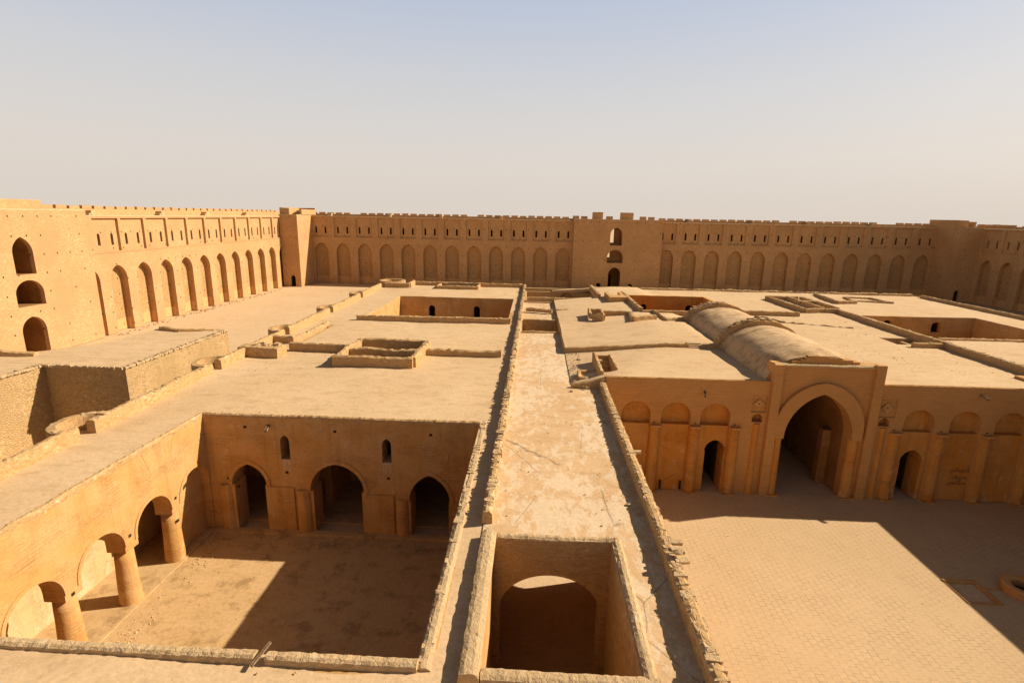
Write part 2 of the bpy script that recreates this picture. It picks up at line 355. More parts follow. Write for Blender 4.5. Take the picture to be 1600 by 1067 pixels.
def rough_wall(bm, x0, y0, x1, y1, t, z0, z1, z1b=None, amp=.07, step=.3):
    """crumbled low wall: uneven crest, slightly wavy faces"""
    z1b = z1 if z1b is None else z1b
    L = math.hypot(x1-x0, y1-y0); tx, ty = (x1-x0)/L, (y1-y0)/L; nx, ny = -ty, tx; n = max(2, int(L/step)); prev = None
    sd_ = R_.uniform(0, 90)
    for i in range(n+1):
        s = L*i/n; zt = z1+(z1b-z1)*i/n + amp*2.2*noise.noise(Vector((s*.45, sd_, 0))) + R_.uniform(-amp, amp)*.45
        ring = []
        for b, z in ((-.5, z0), (-.5, z0+(zt-z0)*.55), (-.47, zt-.05), (-.2, zt+R_.uniform(0, amp)), (.2, zt+R_.uniform(0, amp)), (.47, zt-.05), (.5, z0+(zt-z0)*.55), (.5, z0)):
            j = .02 if z > z0 else 0
            ring.append(bm.verts.new((x0+tx*s+nx*b*t+R_.uniform(-j, j), y0+ty*s+ny*b*t+R_.uniform(-j, j), z)))
        if prev:
            for k in range(7): bm.faces.new((prev[k], prev[k+1], ring[k+1], ring[k]))
        else: bm.faces.new(ring)
        prev = ring
    bm.faces.new(list(reversed(prev))); return bm
def sheet(bm, x0, x1, y0, y1, holes, hf, step=1.0, amp=.03, skirt=.35):
    xs = {x0, x1}; ys = {y0, y1}; holes = [(a-.02, b+.02, c-.02, d+.02) for a, b, c, d in holes]
    for a, b, c, d in holes: xs |= {a, b}; ys |= {c, d}
    def fill(s, st):
        s = sorted(s); o = []
        for a, b in zip(s, s[1:]):
            n = max(1, round((b-a)/st)); o += [a+(b-a)*i/n for i in range(n)]
        return o+[s[-1]]
    X = [x for x in fill(xs, step) if x0-1e-6 <= x <= x1+1e-6]; Y = [y for y in fill(ys, step) if y0-1e-6 <= y <= y1+1e-6]
    V = {}
    def v(i, j):
        if (i, j) not in V: V[i, j] = bm.verts.new((X[i], Y[j], hf(X[i], Y[j]) + amp*noise.noise(Vector((X[i]*.5, Y[j]*.5, 3))) + amp*2*noise.noise(Vector((X[i]*.12, Y[j]*.12, 7)))))
        return V[i, j]
    for i in range(len(X)-1):
        for j in range(len(Y)-1):
            cx, cy = (X[i]+X[i+1])/2, (Y[j]+Y[j+1])/2
            if any(a < cx < b and c < cy < d for a, b, c, d in holes): continue
            bm.faces.new((v(i, j), v(i+1, j), v(i+1, j+1), v(i, j+1)))
    ed = [(e.verts[0].co.copy(), e.verts[1].co.copy()) for e in bm.edges if e.is_boundary]
    for a, b in ed:
        bm.faces.new([bm.verts.new(q) for q in (a, b, b-Vector((0, 0, skirt)), a-Vector((0, 0, skirt)))])
    return bm
def cyl(bm, x, y, z0, z1, r0, r1=None, n=16, a0=0, a1=2*math.pi, top=True, jit=0, rings=5):
    r1 = r0 if r1 is None else r1; full = abs(a1-a0-2*math.pi) < 1e-6; m = n if full else n+1; pr = None
    for k in range(rings+1):
        t = k/rings; r = r0+(r1-r0)*t; ring = [bm.verts.new((x+(r+R_.uniform(-jit, jit))*math.cos(a0+(a1-a0)*i/n), y+(r+R_.uniform(-jit, jit))*math.sin(a0+(a1-a0)*i/n), z0+(z1-z0)*t)) for i in range(m)]
        if pr:
            for i in range(m if full else m-1): j = (i+1) % m; bm.faces.new((pr[i], pr[j], ring[j], ring[i]))
        pr = ring
    if top: bm.faces.new(pr)
    return bm

# ================================================================== SETTING
bm = bmesh.new(); N = 40
def gz(x, y):
    inside = -68 < x < 114 and -30 < y < 151
    return (.06*noise.noise(Vector((x*.07, y*.07, 0)))-.03) if inside else -.05
xs = sorted(set([-4000, -1500, -500, -200, -120]+[-80+3.5*i for i in range(58)]+[140, 250, 600, 1500, 4000]))
ys = sorted(set([-4000, -900, -200, -60]+[-30+4*i for i in range(48)]+[180, 240, 400, 900, 2000, 4000]))
G = [[bm.verts.new((x, y, gz(x, y)-.02)) for y in ys] for x in xs]
for i in range(len(xs)-1):
    for j in range(len(ys)-1): bm.faces.new((G[i][j], G[i+1][j], G[i+1][j+1], G[i][j+1]))
tag(obj('ground', bm, 'ground', smooth=True), kind='structure')
bm = bmesh.new(); sheet(bm, 5.3, 36.9, 2, 36.9, [(24.1, 25.75, 25.75, 27.5)], lambda x, y: .035, 1.0, .008, .3)
tag(obj('courtyard_paving', bm, 'paving', smooth=False), kind='structure')
bm = bmesh.new(); sheet(bm, -20.2, -3, 12, 29.7, [], lambda x, y: .03, .8, .03, .1)
tag(obj('sunken_court_floor', bm, 'pitfloor', smooth=True), kind='structure')

# ================================================================== ENCLOSURE WALLS
def enclosure(name, label, F, u_lo, u_hi, niches, nich_w, zs, za, ndep, panels, ztop=19.0, thick=5.2, merl=True, mstep=2.45, slit_dx=1.35, ph=0):
    T = thing(name, F.p((u_lo+u_hi)/2, 0), label, 'fortress wall', 'inner faces of the fortress wall')
    # lower face with arched openings
    holes = [arch(c, nich_w, 0, zs, za) for c in niches]
    out = [(u_lo, 0)]
    bm = bmesh.new()
    outer = [(u_lo, 0), (u_lo, 13.0), (u_hi, 13.0), (u_hi, 0)]
    path = []
    for h in sorted(holes, key=lambda q: q[0][0], reverse=True): path += list(reversed(h))
    plate(bm, F, outer+path, [], 0, .5); obj('lower_wall_face', bm, 'fort', T)
    first = None
    for c in niches:
        if first is None:
            bm = bmesh.new(); pocket(bm, F, arch(c, nich_w, 0, zs, za), .5, ndep+.02); first = obj('blind_arch', bm, 'niche', T); c0 = c
        else:
            rep(first, *(F.u*(c-c0))[:])
    bm = bmesh.new(); fbox(bm, F, u_lo, u_hi, 13.0, 13.1, -.07, .25); obj('string_course', bm, 'fort', T)
    # upper zone: recessed panels with two slits each
    bm = bmesh.new(); pw = panels[1]; slit = lambda c: arch(c, .52, 14.2, 15.8, 16.1, 4)
    plate(bm, F, rect(u_lo, u_hi, 13.1, ztop), [rect(max(u_lo+.25, c-pw/2), min(u_hi-.25, c+pw/2), 13.25, ztop-.35) for c in panels[0]], .0, .38)
    obj('pilaster_frame', bm, 'fort', T)
    bm = bmesh.new()
    plate(bm, F, rect(u_lo, u_hi, 13.1, ztop-.02), [slit(c+s*slit_dx) for c in panels[0] for s in (-1, 1)], .38, .75); obj('upper_wall_face', bm, 'fort', T)
    fs = None
    for c in panels[0]:
        for s in (-1, 1):
            q = c+s*slit_dx
            if fs is None:
                bm = bmesh.new(); pocket(bm, F, slit(q), .75, 2.8, open_bottom=False); fs = obj('arrow_slit', bm, 'hole_shade', T); q0 = q
            else: rep(fs, *(F.u*(q-q0))[:])
    # walk on top, outer face
    bm = bmesh.new(); fbox(bm, F, u_lo, u_hi, ztop-.1, ztop+.06, -.05, thick); obj('wall_walk', bm, 'roof', T)
    bm = bmesh.new(); fbox(bm, F, u_lo, u_hi, 0, ztop-.11, thick-.6, thick); obj('outer_wall_face', bm, 'fort', T)
    bm = bmesh.new(); fbox(bm, F, u_lo, u_hi, ztop+.06, ztop+.62+ph, thick-.75, thick-.15); obj('parapet', bm, 'fort', T)
    m0 = None; n = int((u_hi-u_lo)/mstep)
    for i in range(n):
        q = u_lo+mstep*(i+.5)
        if m0 is None:
            bm = bmesh.new(); fbox(bm, F, q-.93, q+.93, ztop+.6+ph, ztop+1.12+ph, thick-.72, thick-.18, .03); m0 = obj('merlon', bm, 'fort', T); q0 = q
        elif R_.random() > .04:
            shift(rep(m0, *(F.u*(q-q0))[:]), 0, 0, R_.uniform(-.1, .03))
    # broken stair heads on the wall walk
    for q in [u_lo+(u_hi-u_lo)*t for t in (.11, .33, .52, .74)]:
        bm = bmesh.new(); fbox(bm, F, q-.5, q+.5, ztop+.05, ztop+.85, thick-1.9, thick-.8, .06); fbox(bm, F, q-.9, q-.4, ztop+.05, ztop+.4, thick-1.8, thick-.9, .06); obj('stair_head', bm, 'stone', T)
    return T
PER = 6.34
ncl = [-61.6+6.32*k for k in range(12)]; ncr = [36.95+6.37*k for k in range(12)]
enclosure('fortress_wall', 'long shaded wall at the back left, between left corner tower and gate block', FX(152), -68.6, 10.62, ncl, 4.0, 8.9, 11.55, 1.0, (ncl, 4.6))
enclosure('fortress_wall', 'long shaded wall at the back right, between the gate block and right corner tower', FX(152), 34.88, 115, ncr, 4.0, 8.9, 11.55, 1.0, (ncr, 4.6))
cl = [78.8+5.79*k for k in range(12)]
enclosure('fortress_wall', 'sunlit side wall on the left with a receding row of deep blind arches', FL(-68.6), 77.2, 152, cl, 3.6, 8.7, 11.0, 1.15, ([c+4.6 for c in cl[:11]], 5.2), ztop=18.8, mstep=2.4, ph=.45)
cr_ = [140.6-6.0*k for k in range(8)][::-1]
enclosure('fortress_wall', 'shaded side wall at the far right edge with three blind arches in view', FR(115), 92, 152, cr_, 3.7, 8.7, 11.2, 1.1, (cr_, 4.9), mstep=2.4)

def gate_block(name, label, F, u0, u1, proud, arches, ztop, towers, through=False, low=()):
    T = thing(name, F.p((u0+u1)/2, 0, -proud), label, 'gate tower', 'gate blocks of the fortress wall'); bm = bmesh.new()
    hs = [arch(*a) for a in arches]
    lw = [arch(*a) for a in low]; outer = [(u0, 0), (u0, ztop), (u1, ztop), (u1, 0)]
    for h in sorted([hs[0]]+lw, key=lambda q: -q[0][0]): outer += list(reversed(h))
    for h in lw:
        b2 = bmesh.new(); pocket(b2, F, h, -proud+.6, 1.5); obj('small_doorway', b2, 'dark', T)
    plate(bm, F, outer, hs[1:], -proud, -proud+.6)
    fbox(bm, F, u0, u0+.5, 0, ztop-.01, -proud+.6, 6); fbox(bm, F, u1-.5, u1, 0, ztop-.01, -proud+.6, 6)
    obj('gate_wall', bm, 'fort', T)
    bm = bmesh.new(); fbox(bm, F, u0+.01, u1-.01, ztop, ztop+.12, -proud+.02, 6.2); obj('wall_walk', bm, 'roof', T)
    for i, (a, h) in enumerate(zip(arches, hs)):
        bm = bmesh.new()
        if through and i > 0:
            pocket(bm, F, h, -proud+.6, 5.4, open_bottom=False, cap=False)
            c, w_, z0, zs, za = a[:5]
            # inner partition closes the right part and the sill of the passage
            fbox(bm, F, c-w_/2+(.28 if i == 1 else .48)*w_ if i == 1 else c-.1, c+w_/2-.02, z0+.02, za-.01, 1.6, 2.0)
            fbox(bm, F, c-w_/2+.02, c+w_/2-.02, z0+.02, z0+(.62 if i == 2 else 1.3), 1.0, 1.4)
            obj('open_gallery', bm, 'niche', T)
        else:
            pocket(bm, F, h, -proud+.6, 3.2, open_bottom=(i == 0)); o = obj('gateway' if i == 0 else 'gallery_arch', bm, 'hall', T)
            c, w_, z0, zs, za = a[:5]
            bm = bmesh.new(); pocket(bm, F, arch(c-.2*w_, w_*.36, z0+.05, z0+(zs-z0)*.72, z0+(zs-z0)*.95, 6), 3.17, 3.1); obj('inner_doorway', bm, 'hole_shade', T)
    for (a, b, z, d) in towers:
        bm = bmesh.new(); fbox(bm, F, a, b, ztop+.1, z, 6-.9-d, 6-.2, .03); obj('turret', bm, 'fort', T)
    m0 = None; q = u0+1
    while q < u1-.5:
        if not any(a-1 < q < b+1 for a, b, z, d in towers):
            bm = bmesh.new(); fbox(bm, F, q-.9, q+.9, ztop+.1, ztop+.95+R_.uniform(-.1, .05), 5.2, 5.8, .03); obj('merlon', bm, 'fort', T)
        q += 2.4
    return T
gate_block('gate_block', 'tall gate block in the middle of the far wall, three arched openings above each other', FX(152), 10.6, 34.9, 2.5,
           [(22.4, 3.4, 0, 4.6, 6.5), (22.3, 4.4, 7.75, 9.2, 11.35), (22.35, 3.3, 12.55, 15.5, 17.35)], 19.45, [(16.3, 19.3, 21.5, 0), (24.3, 28.0, 21.5, 0)], through=True, low=[(18.1, 1.4, 0, 1.3, 2.1), (26.9, 1.4, 0, 1.3, 2.0)])
gate_block('gate_block', 'tall sunlit gate block at the far left edge with three deep shadowed arches', FL(-68.6), 50, 79.2, .6,
           [(67.75, 3.6, 0, 3.5, 5.5), (68.1, 4.1, 6.9, 8.6, 10.4), (68.1, 2.9, 11.15, 14.0, 16.1)], 19.6, [(67.9, 77.0, 21.0, 1.0)])
# small dark doors low in the far gate block
for c in (18.0, 27.0):
    pass
def corner_tower(label, x0, x1, y0, y1, door, ztop=19.2):
    T = thing('corner_tower', ((x0+x1)/2, y0, 0), label, 'tower', 'corner towers of the fortress'); bm = bmesh.new()
    F = FX(y0); plate(bm, F, [(x0, 0), (x0, ztop), (x1, ztop), (x1, 0)]+list(reversed(arch(door, 1.3, 0, 2.3, 3.1))), [], 0, .5)
    box(bm, x0, x0+.5, y0+.5, y1, 0, ztop-.01); box(bm, x1-.5, x1, y0+.5, y1, 0, ztop-.01); obj('tower_wall', bm, 'fort', T)
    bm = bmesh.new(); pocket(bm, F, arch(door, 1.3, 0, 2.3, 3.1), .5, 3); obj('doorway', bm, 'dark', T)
    bm = bmesh.new(); box(bm, x0-.05, x1+.05, y0-.05, y1, 12.98, 13.1); obj('string_course', bm, 'fort', T)
    bm = bmesh.new(); box(bm, x0, x1, y0, y1+3, ztop, ztop+.12); obj('tower_roof', bm, 'roof', T)
    bm = bmesh.new(); a = x0-.2; b = x1+.1
    box(bm, a, a+.6, y0+1.5, y1+3, ztop+.1, ztop+1.9, .04); box(bm, a+.6, b, y1+2.4, y1+3, ztop+.1, ztop+1.9, .04)
    box(bm, a, a+2.6, y0+1.2, y0+1.8, ztop+.1, ztop+1.8, .04); box(bm, b-.6, b, y0+3, y1+2.4, ztop+.1, ztop+1.5, .04)
    obj('parapet', bm, 'fort', T)
    bm = bmesh.new()
    for i in range(3): box(bm, x0+2.0+.6*i, x0+2.6+.6*i, y0+4, y0+6, ztop+.1, ztop+.5+.35*i, .03)
    obj('stair_head', bm, 'stone', T)
    return T
corner_tower('square corner tower at back left, one side sunlit, small arched door at its foot', -68.9, -64.0, 142.6, 152.3, -66.2)
corner_tower('square corner tower at the back right, wholly in shade', 109.5, 115.2, 143.8, 152.3, 111.6)

# ================================================================== ANNEX RUIN (left)
T = thing('ruined_annex', (-50, 60, 0), 'ruined rubble-stone building with a flat sandy roof below the left wall, no windows', 'ruin')
ZA = 7.0
bm = bmesh.new(); pts = [(-34.30, 56.54), (-41.98, 55.92), (-42.45, 49.34), (-45.81, 45.03), (-49.34, 42.68), (-50.12, 28.19), (-42.45, 28.19), (-41.43, 41.51), (-34.22, 41.35)]
tp = []
for (x0, y0), (x1, y1) in zip(pts, pts[1:]+pts[:1]):
    L = math.hypot(x1-x0, y1-y0); n = max(1, int(L/.5))
    for i in range(n): t = i/n; tp.append((x0+(x1-x0)*t+R_.uniform(-.05, .05), y0+(y1-y0)*t+R_.uniform(-.05, .05)))
A = [bm.verts.new((x, y, ZA+R_.uniform(-.05, .05))) for x, y in tp]; B = [bm.verts.new((x, y, -.3)) for x, y in tp]
for t in tessellate_polygon([[Vector((x, y, 0)) for x, y in tp]]): bm.faces.new([A[i] for i in t])
o = obj('roof', bm.copy(), 'roof', T)
bm.free(); bm = bmesh.new()
A = [bm.verts.new((x, y, ZA+.02)) for x, y in tp]; B = [bm.verts.new((x, y, -.3)) for x, y in tp]
for i in range(len(tp)): j = (i+1) % len(tp); bm.faces.new((A[i], A[j], B[j], B[i]))
bmesh.ops.delete(bm, geom=[v for v in bm.verts if not v.link_faces], context='VERTS'); obj('rubble_wall', bm, 'rubble', T)
bm = bmesh.new(); stones(bm, [(-42.45, 28.19), (-41.51, 41.35), (-34.30, 41.27), (-34.38, 56.46)], .42, ZA-.02, .08, .22, .05, gap=0)
obj('wall_crest', bm, 'stone', T)
bm = bmesh.new(); rough_wall(bm, -41.35, 55.76, -38.77, 54.98, .5, ZA-.2, ZA+.35, ZA+.25); rough_wall(bm, -38.77, 54.98, -35.40, 56.07, .5, ZA-.2, ZA+.3, ZA+.15); obj('low_wall', bm, 'smallwall', T)
bm = bmesh.new(); rough_wall(bm, -47.77, 43.54, -44.64, 44.09, .6, ZA-.2, ZA+.5, ZA+.35); obj('low_wall', bm, 'smallwall', T)

# ================================================================== PALACE: WEST WING
ZL = 7.85
def xp(y): return -23.9-(y-21)*.0245            # inner face of the left parapet
W = thing('palace_wing', (-14, 50, 0), 'wide flat sand-covered palace wing on the left, around a sunken arcaded courtyard', 'building')
hw = [(-20.1, -3.0, 12.2, 29.66), (-15.7, -9.9, 41.0, 46.9), (-20.2, -3.0, 60.1, 78.75), (-22.95, -21.95, 47.6, 56.5), (-16.0, -9.6, 88.0, 91.0)]
bm = bmesh.new(); sheet(bm, -25.9, -1.7, 4, 92.6, hw, lambda x, y: ZL, 1.0, .055)
obj('roof', bm, 'roof', W, True)
# outer walls of the wing
bm = bmesh.new(); box(bm, -26.0, -25.4, 4, 92.5, 0, ZL-.06); box(bm, -26, -1.2, 92.0, 92.6, 0, ZL-.06); obj('outer_wall', bm, 'rubble', W)
# -- sunken court, back wall
F = FX(29.62)
aa = [(-17.57, 2.2, 0, 3.2, 4.6, 9, 1.98), (-11.97, 3.4, 0, 2.95, 4.8, 9, 3.1), (-6.15, 2.55, 0, 2.5, 4.3, 9, 2.4)]
hs = [arch(*a) for a in aa]; wins = [arch(-15.1, .58, 5.0, 6.2, 6.62, 6), arch(-8.75, .58, 5.05, 6.2, 6.62, 6)]
outer = [(-20.1, 0)]+top_line(-20.1, -3.0, ZL-.1, .02, .4)+[(-3.0, 0)]
for h in reversed(hs): outer += list(reversed(h))
bm = bmesh.new(); plate(bm, F, outer, wins, 0, 1.3); obj('arcade_wall', bm, 'plaster', W)
for c, w_, z0, zs, za, n, w2 in aa:
    bm = bmesh.new()     # thin surround ring round each arch
    o1 = arch(c, w_+.5, zs-.1, zs, za+.28); i1 = arch(c, w_+.02, zs-.1, zs, za+.01)
    plate(bm, F, o1+list(reversed(i1)), [], -.05, .02); obj('arch_ring', bm, 'plaster', W)
for h in wins:
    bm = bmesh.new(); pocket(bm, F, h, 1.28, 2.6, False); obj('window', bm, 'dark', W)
# engaged round piers beside the openings
for x, r_c, zt in ((-19.15, .46, 3.2), (-14.15, .5, 3.0), (-7.88, .45, 2.6)):
    bm = bmesh.new(); cyl(bm, x, 29.82, 0, zt, r_c*1.06, r_c*.95, 16, math.pi, 2*math.pi, True, .015); obj('engaged_column', bm, 'plaster', W)
for x0, x1, zt in ((-16.45, -14.72, 3.15), (-10.15, -8.4, 2.85), (-4.8, -3.05, 2.5)):
    bm = bmesh.new(); fbox(bm, F, x0, x1, 0, zt, -.09, .05, .012); obj('pier', bm, 'plaster', W)
bm = bmesh.new(); fbox(bm, F, -20, -3.05, 0, .16, -.45, .0, .02); fbox(bm, F, -20, -3.05, 0, .1, 1.0, 6); obj('plinth', bm, 'pitfloor', W)
for c_ in (-15.1, -8.75):
    bm = bmesh.new()
    for q in range(6):
        u = c_-.22+.09*q+R_.uniform(-.02, .02); l = R_.uniform(.25, .85); fbox(bm, F, u-.022, u+.022, 5.02-l, 5.04, -.006, .004)
    fbox(bm, F, c_-.28, c_+.28, 4.97, 5.03, -.008, .004); obj('droppings_streak', bm, 'lime', W)
# -- left arcade on round columns
F = FL(-20.1); ls = [(16.0+3.49*k, 2.62, 3.2, 3.55, 4.92) for k in range(4)]; ls = [(c+1.7-.0, w_, z0, zs, za) for c, w_, z0, zs, za in ls]
bot = []
for c, w_, z0, zs, za in ls: bot += arch(c, w_, 3.15, 3.6, za)
top = top_line(12.0, 29.62, ZL-.1, .02, .4)
bm = bmesh.new(); plate(bm, F, [(12.0, 3.15)]+bot+[(29.62, 3.15)]+list(reversed(top)), [], 0, 1.0); obj('arcade_wall', bm, 'plaster', W)
for k in range(5):
    y = ls[0][0]-1.745+3.49*k
    bm = bmesh.new()
    if k in (1, 2, 3): cyl(bm, -20.6, y, 0, 3.16, .54, .42, 18, jit=.012)
    elif k == 0: box(bm, -21.1, -20.1, 11.9, y+.43, 0, 3.16)
    else: box(bm, -21.1, -20.1, y-.35, 29.6, 0, 3.16)
    obj('column', bm, 'plaster', W, k in (1, 2, 3))
for c, w_, z0, zs, za in ls:
    bm = bmesh.new(); o1 = arch(c, w_+.36, 3.5, 3.6, za+.2); i1 = arch(c, w_+.02, 3.5, 3.6, za+.01); plate(bm, F, o1+list(reversed(i1)), [], -.04, .02); obj('arch_ring', bm, 'plaster', W)
bm = bmesh.new(); box(bm, -23.9, -23.3, 11.9, 30.9, 0, 6.2); box(bm, -23.3, -20.1, 11.4, 11.9, 0, ZL-.1); obj('gallery_wall', bm, 'gallery', W)
bm = bmesh.new(); box(bm, -20.85, -20.6, 26.35, 29.6, 0, 5.2); obj('corner_arch_panel', bm, 'plaster', W)  # panel added so the corner recess does not read as a dark hole
bm = bmesh.new(); box(bm, -23.3, -20.0, 11.9, 29.6, 0, .1, .0); obj('gallery_floor', bm, 'pitfloor', W)
# near and right walls of the court, rooms behind the arcade
bm = bmesh.new(); box(bm, -20.1, -3.0, 11.7, 12.19, 0, ZL-.05); obj('court_wall', bm, 'plaster', W)
bm = bmesh.new(); box(bm, -2.99, -2.5, 11.7, 40, 0, ZL-.05); obj('court_wall', bm, 'plaster', W)
bm = bmesh.new(); box(bm, -23.3, -2.5, 36.5, 37, 0, ZL-.4); box(bm, -14.2, -13.7, 33.0, 36.5, 0, ZL-.4); box(bm, -9.0, -8.4, 31.4, 36.5, 0, ZL-.4); obj('room_wall', bm, 'plaster', W)
# coping round the court
bm = bmesh.new(); rough_wall(bm, -20.1, 29.76, -3.0, 29.76, .26, ZL-.25, ZL+.05, amp=.03, step=.14); obj('edge_lip', bm, 'smallwall', W)
bm = bmesh.new(); rough_wall(bm, -20.24, 12.2, -20.24, 29.7, .28, ZL-.25, ZL+.06, amp=.035, step=.14); obj('edge_lip', bm, 'smallwall', W)
bm = bmesh.new(); rough_wall(bm, -2.74, 11.9, -2.74, 29.9, .38, ZL-.1, ZL+.06, amp=.02, step=.13); stones(bm, [(-2.78, 11.9), (-2.78, 29.9)], .34, ZL+.03, .05, .24, .04, skip=.6, gap=.05); obj('coping', bm, 'stone', W)
bm = bmesh.new(); rough_wall(bm, -24, 11.98, -7.45, 11.98, .33, ZL-.1, ZL+.2, amp=.018, step=.14); obj('near_curb', bm, 'stone', W)
bm = bmesh.new(); rough_wall(bm, -7.15, 11.98, -2.9, 11.98, .33, ZL-.1, ZL+.2, amp=.018, step=.14); obj('near_curb', bm, 'stone', W)
# -- rectangular court walls farther back
def court_walls(parent, x0, x1, y0, y1, zt, mat, dmat=None, doors=(), win=None, z0=0):
    F = FX(y1); bm = bmesh.new(); hs = [arch(*d) for d in doors]
    outer = [(x0-.3, z0)]+top_line(x0-.3, x1+.3, zt-.0, .02, .8)+[(x1+.3, z0)]; inner = []
    for h in sorted(hs, key=lambda q: -q[0][0]): inner.append(h)
    plate(bm, F, outer, inner, .0, .5); obj('court_wall', bm, mat, parent)
    for h in hs:
        bm = bmesh.new(); pocket(bm, F, h, .5, 3, False); obj('doorway', bm, 'dark', parent)
    bm = bmesh.new(); box(bm, x0-.4, x0, y0-.4, y1-.01, z0, zt); obj('court_wall', bm, mat, parent)
    bm = bmesh.new(); box(bm, x1, x1+.4, y0-.4, y1-.01, z0, zt); obj('court_wall', bm, mat, parent)
    bm = bmesh.new(); box(bm, x0, x1, y0-.4, y0, z0, zt); obj('court_wall', bm, mat, parent)
court_walls(W, -20.2, -3.0, 60.1, 78.72, ZL-.02, 'plaster', doors=[(-15.4, .95, 3.6, 6.1, 6.6), (-8.55, .95, 3.6, 6.1, 6.6)])
court_walls(W, -15.7, -9.9, 41.0, 46.88, ZL-.05, 'smallwall')
bm = bmesh.new(); box(bm, -22.96, -22.7, 47.3, 56.5, 4, ZL-.02); box(bm, -22.2, -21.93, 47.3, 56.5, 4, ZL-.02); box(bm, -22.95, -21.95, 56.5, 56.8, 4, ZL-.02); box(bm, -22.95, -21.95, 47.3, 47.6, 4, ZL-.02); obj('stair_shaft', bm, 'smallwall', W)

# left parapet pieces between the buttress turrets
tur = [25.85, 38.4, 50.9, 63.6, 76.2]
prev = 5.0
for i, y in enumerate(tur+[88.0]):
    a, b = prev, y-.55
    P = thing('parapet_wall', (xp((a+b)/2)-.28, (a+b)/2, ZL), ['nearest stretch of rough parapet along the left roof edge, running out of frame',
        'sunlit parapet on the left roof edge between the first and second turret', 'parapet on the left roof edge before the thick square block',
        'parapet on the left roof edge beside the sunken stair', 'parapet on the left roof edge level with the large rear court', 'farthest stretch of parapet on the left roof edge'][i], 'parapet', 'parapet along the left roof edge')
    bm = bmesh.new(); rough_wall(bm, xp(a)-.28, a, xp(b)-.28, b, .52, ZL-.1, ZL+.74, amp=.05, step=.16); nf = len(bm.faces); stones(bm, [(xp(a)-.28, a), (xp(b)-.28, b)], .46, ZL+.69, .04, .2, .03, skip=.7, gap=.04); obj('wall_body', bm, 'smallwall', P, False, 'stone', nf)
    prev = y+.5
def turret(x, y, label, r=1.6, zt=ZL+.80):
    T = thing('buttress_turret', (x, y, ZL), label, 'turret', 'half-round turrets on the left roof edge')
    bm = bmesh.new(); n = 18; pr = None; a0, a1 = math.radians(82), math.radians(278)
    for i in range(n+1):
        t = a0+(a1-a0)*i/n; z = zt+R_.uniform(-.03, .03); ring = []
        for rr, zz in ((r, 0), (r, zt-.3), (r-.02, z), (r-.42, z+.02), (r-.45, ZL-.9)):
            ring.append(bm.verts.new((x+rr*math.cos(t)*.95, y+rr*math.sin(t)*1.05, zz)))
        if pr:
            for k in range(4): bm.faces.new((pr[k], pr[k+1], ring[k+1], ring[k]))
        else: bm.faces.new(ring)
        pr = ring
    bm.faces.new(list(reversed(pr))); nf = len(bm.faces)
    pts = [(x+(r-.22)*.95*math.cos(a0+(a1-a0)*i/14), y+(r-.22)*1.05*math.sin(a0+(a1-a0)*i/14)) for i in range(15)]
    stones(bm, pts, .38, zt-.02, .03, .22, .03, skip=.7); obj('curved_wall', bm, 'smallwall', T, False, 'stone', nf)
    bm = bmesh.new(); cyl(bm, x, y, ZL-1.4, ZL-.75, r-.4, n=18, rings=1); obj('turret_floor', bm, 'roof', T)
names = ['nearest half-round turret on the left roof edge, its open ring bulging outward', 'half-round turret on the left roof edge opposite the ruined annex corner', 'half-round turret just beyond the thick square block',
         'half-round turret on the left roof edge beyond the sunken stair', 'small farthest half-round turret before the roof corner']
for y, n_ in zip(tur, names): turret(xp(y)-.35, y+.15, n_)
T = thing('corner_turret', (-24.6, 90.5, ZL), 'round open ring turret on the far left corner of the palace roof', 'turret')
bm = bmesh.new(); n = 22; pr = None
for i in range(n+1):
    t = 2*math.pi*i/n; ring = [bm.verts.new((-24.6+rr*math.cos(t), 91.0+rr*math.sin(t), zz+R_.uniform(-.02, .02))) for rr, zz in ((2.2, 0), (2.2, ZL+.9), (1.7, ZL+.9), (1.7, ZL-.2))]
    if pr:
        for k in range(3): bm.faces.new((pr[k], pr[k+1], ring[k+1], ring[k]))
    pr = ring
obj('ring_wall', bm, 'smallwall', T)
bm = bmesh.new(); rough_wall(bm, -25.2, 88.3, -21.0, 88.3, .6, ZL-.1, ZL+.8); rough_wall(bm, -21.1, 88.4, -21.1, 91.8, .6, ZL-.1, ZL+.8); obj('square_base', bm, 'smallwall', T)

def lowwall(label, segs, t=.45, h=.7, base=ZL, mat='smallwall', amp=.06, crest=.3, cat='low wall', name='low_wall', group=None):
    x, y = segs[0][:2]; T = thing(name, (x, y, base), label, cat, group)
    for s in segs:
        hh = s[4] if len(s) > 4 else h; bm = bmesh.new(); rough_wall(bm, *s[:4], t, base-.25, base+hh, amp=amp); nf = len(bm.faces); stones(bm, [s[:2], s[2:4]], t*.95, base+hh-.05, .06, .3, .05, skip=.5); obj('wall_body', bm, mat, T, False, 'stone', nf)
    return T
lowwall('low rubble wall joining the thick block to the walled square light shaft', [(-21.8, 45.3, -15.9, 45.1)], h=.72)
lowwall('low ruined wall running right from the walled light shaft, ending before the long dividing wall', [(-9.4, 45.15, -2.7, 45.1)], h=.45, amp=.1)
lowwall('low brick-rubble wall along the near side of the large rear court', [(-20.5, 59.75, -2.6, 59.95)], h=.62, amp=.03)
lowwall('ruined edge wall closing the far end of the left roof', [(-20.8, 92.1, -1.9, 91.8)], h=.62, amp=.08)
T = lowwall('walled square light shaft with a cross wall in the middle of the left roof', [(-16.15, 40.75, -9.6, 40.75), (-15.95, 40.9, -15.95, 47.1), (-9.65, 40.9, -9.65, 47.2), (-16.0, 47.15, -9.6, 47.15), (-15.9, 43.5, -9.7, 43.4)], t=.5, h=.82, amp=.08, cat='shaft', name='light_shaft')
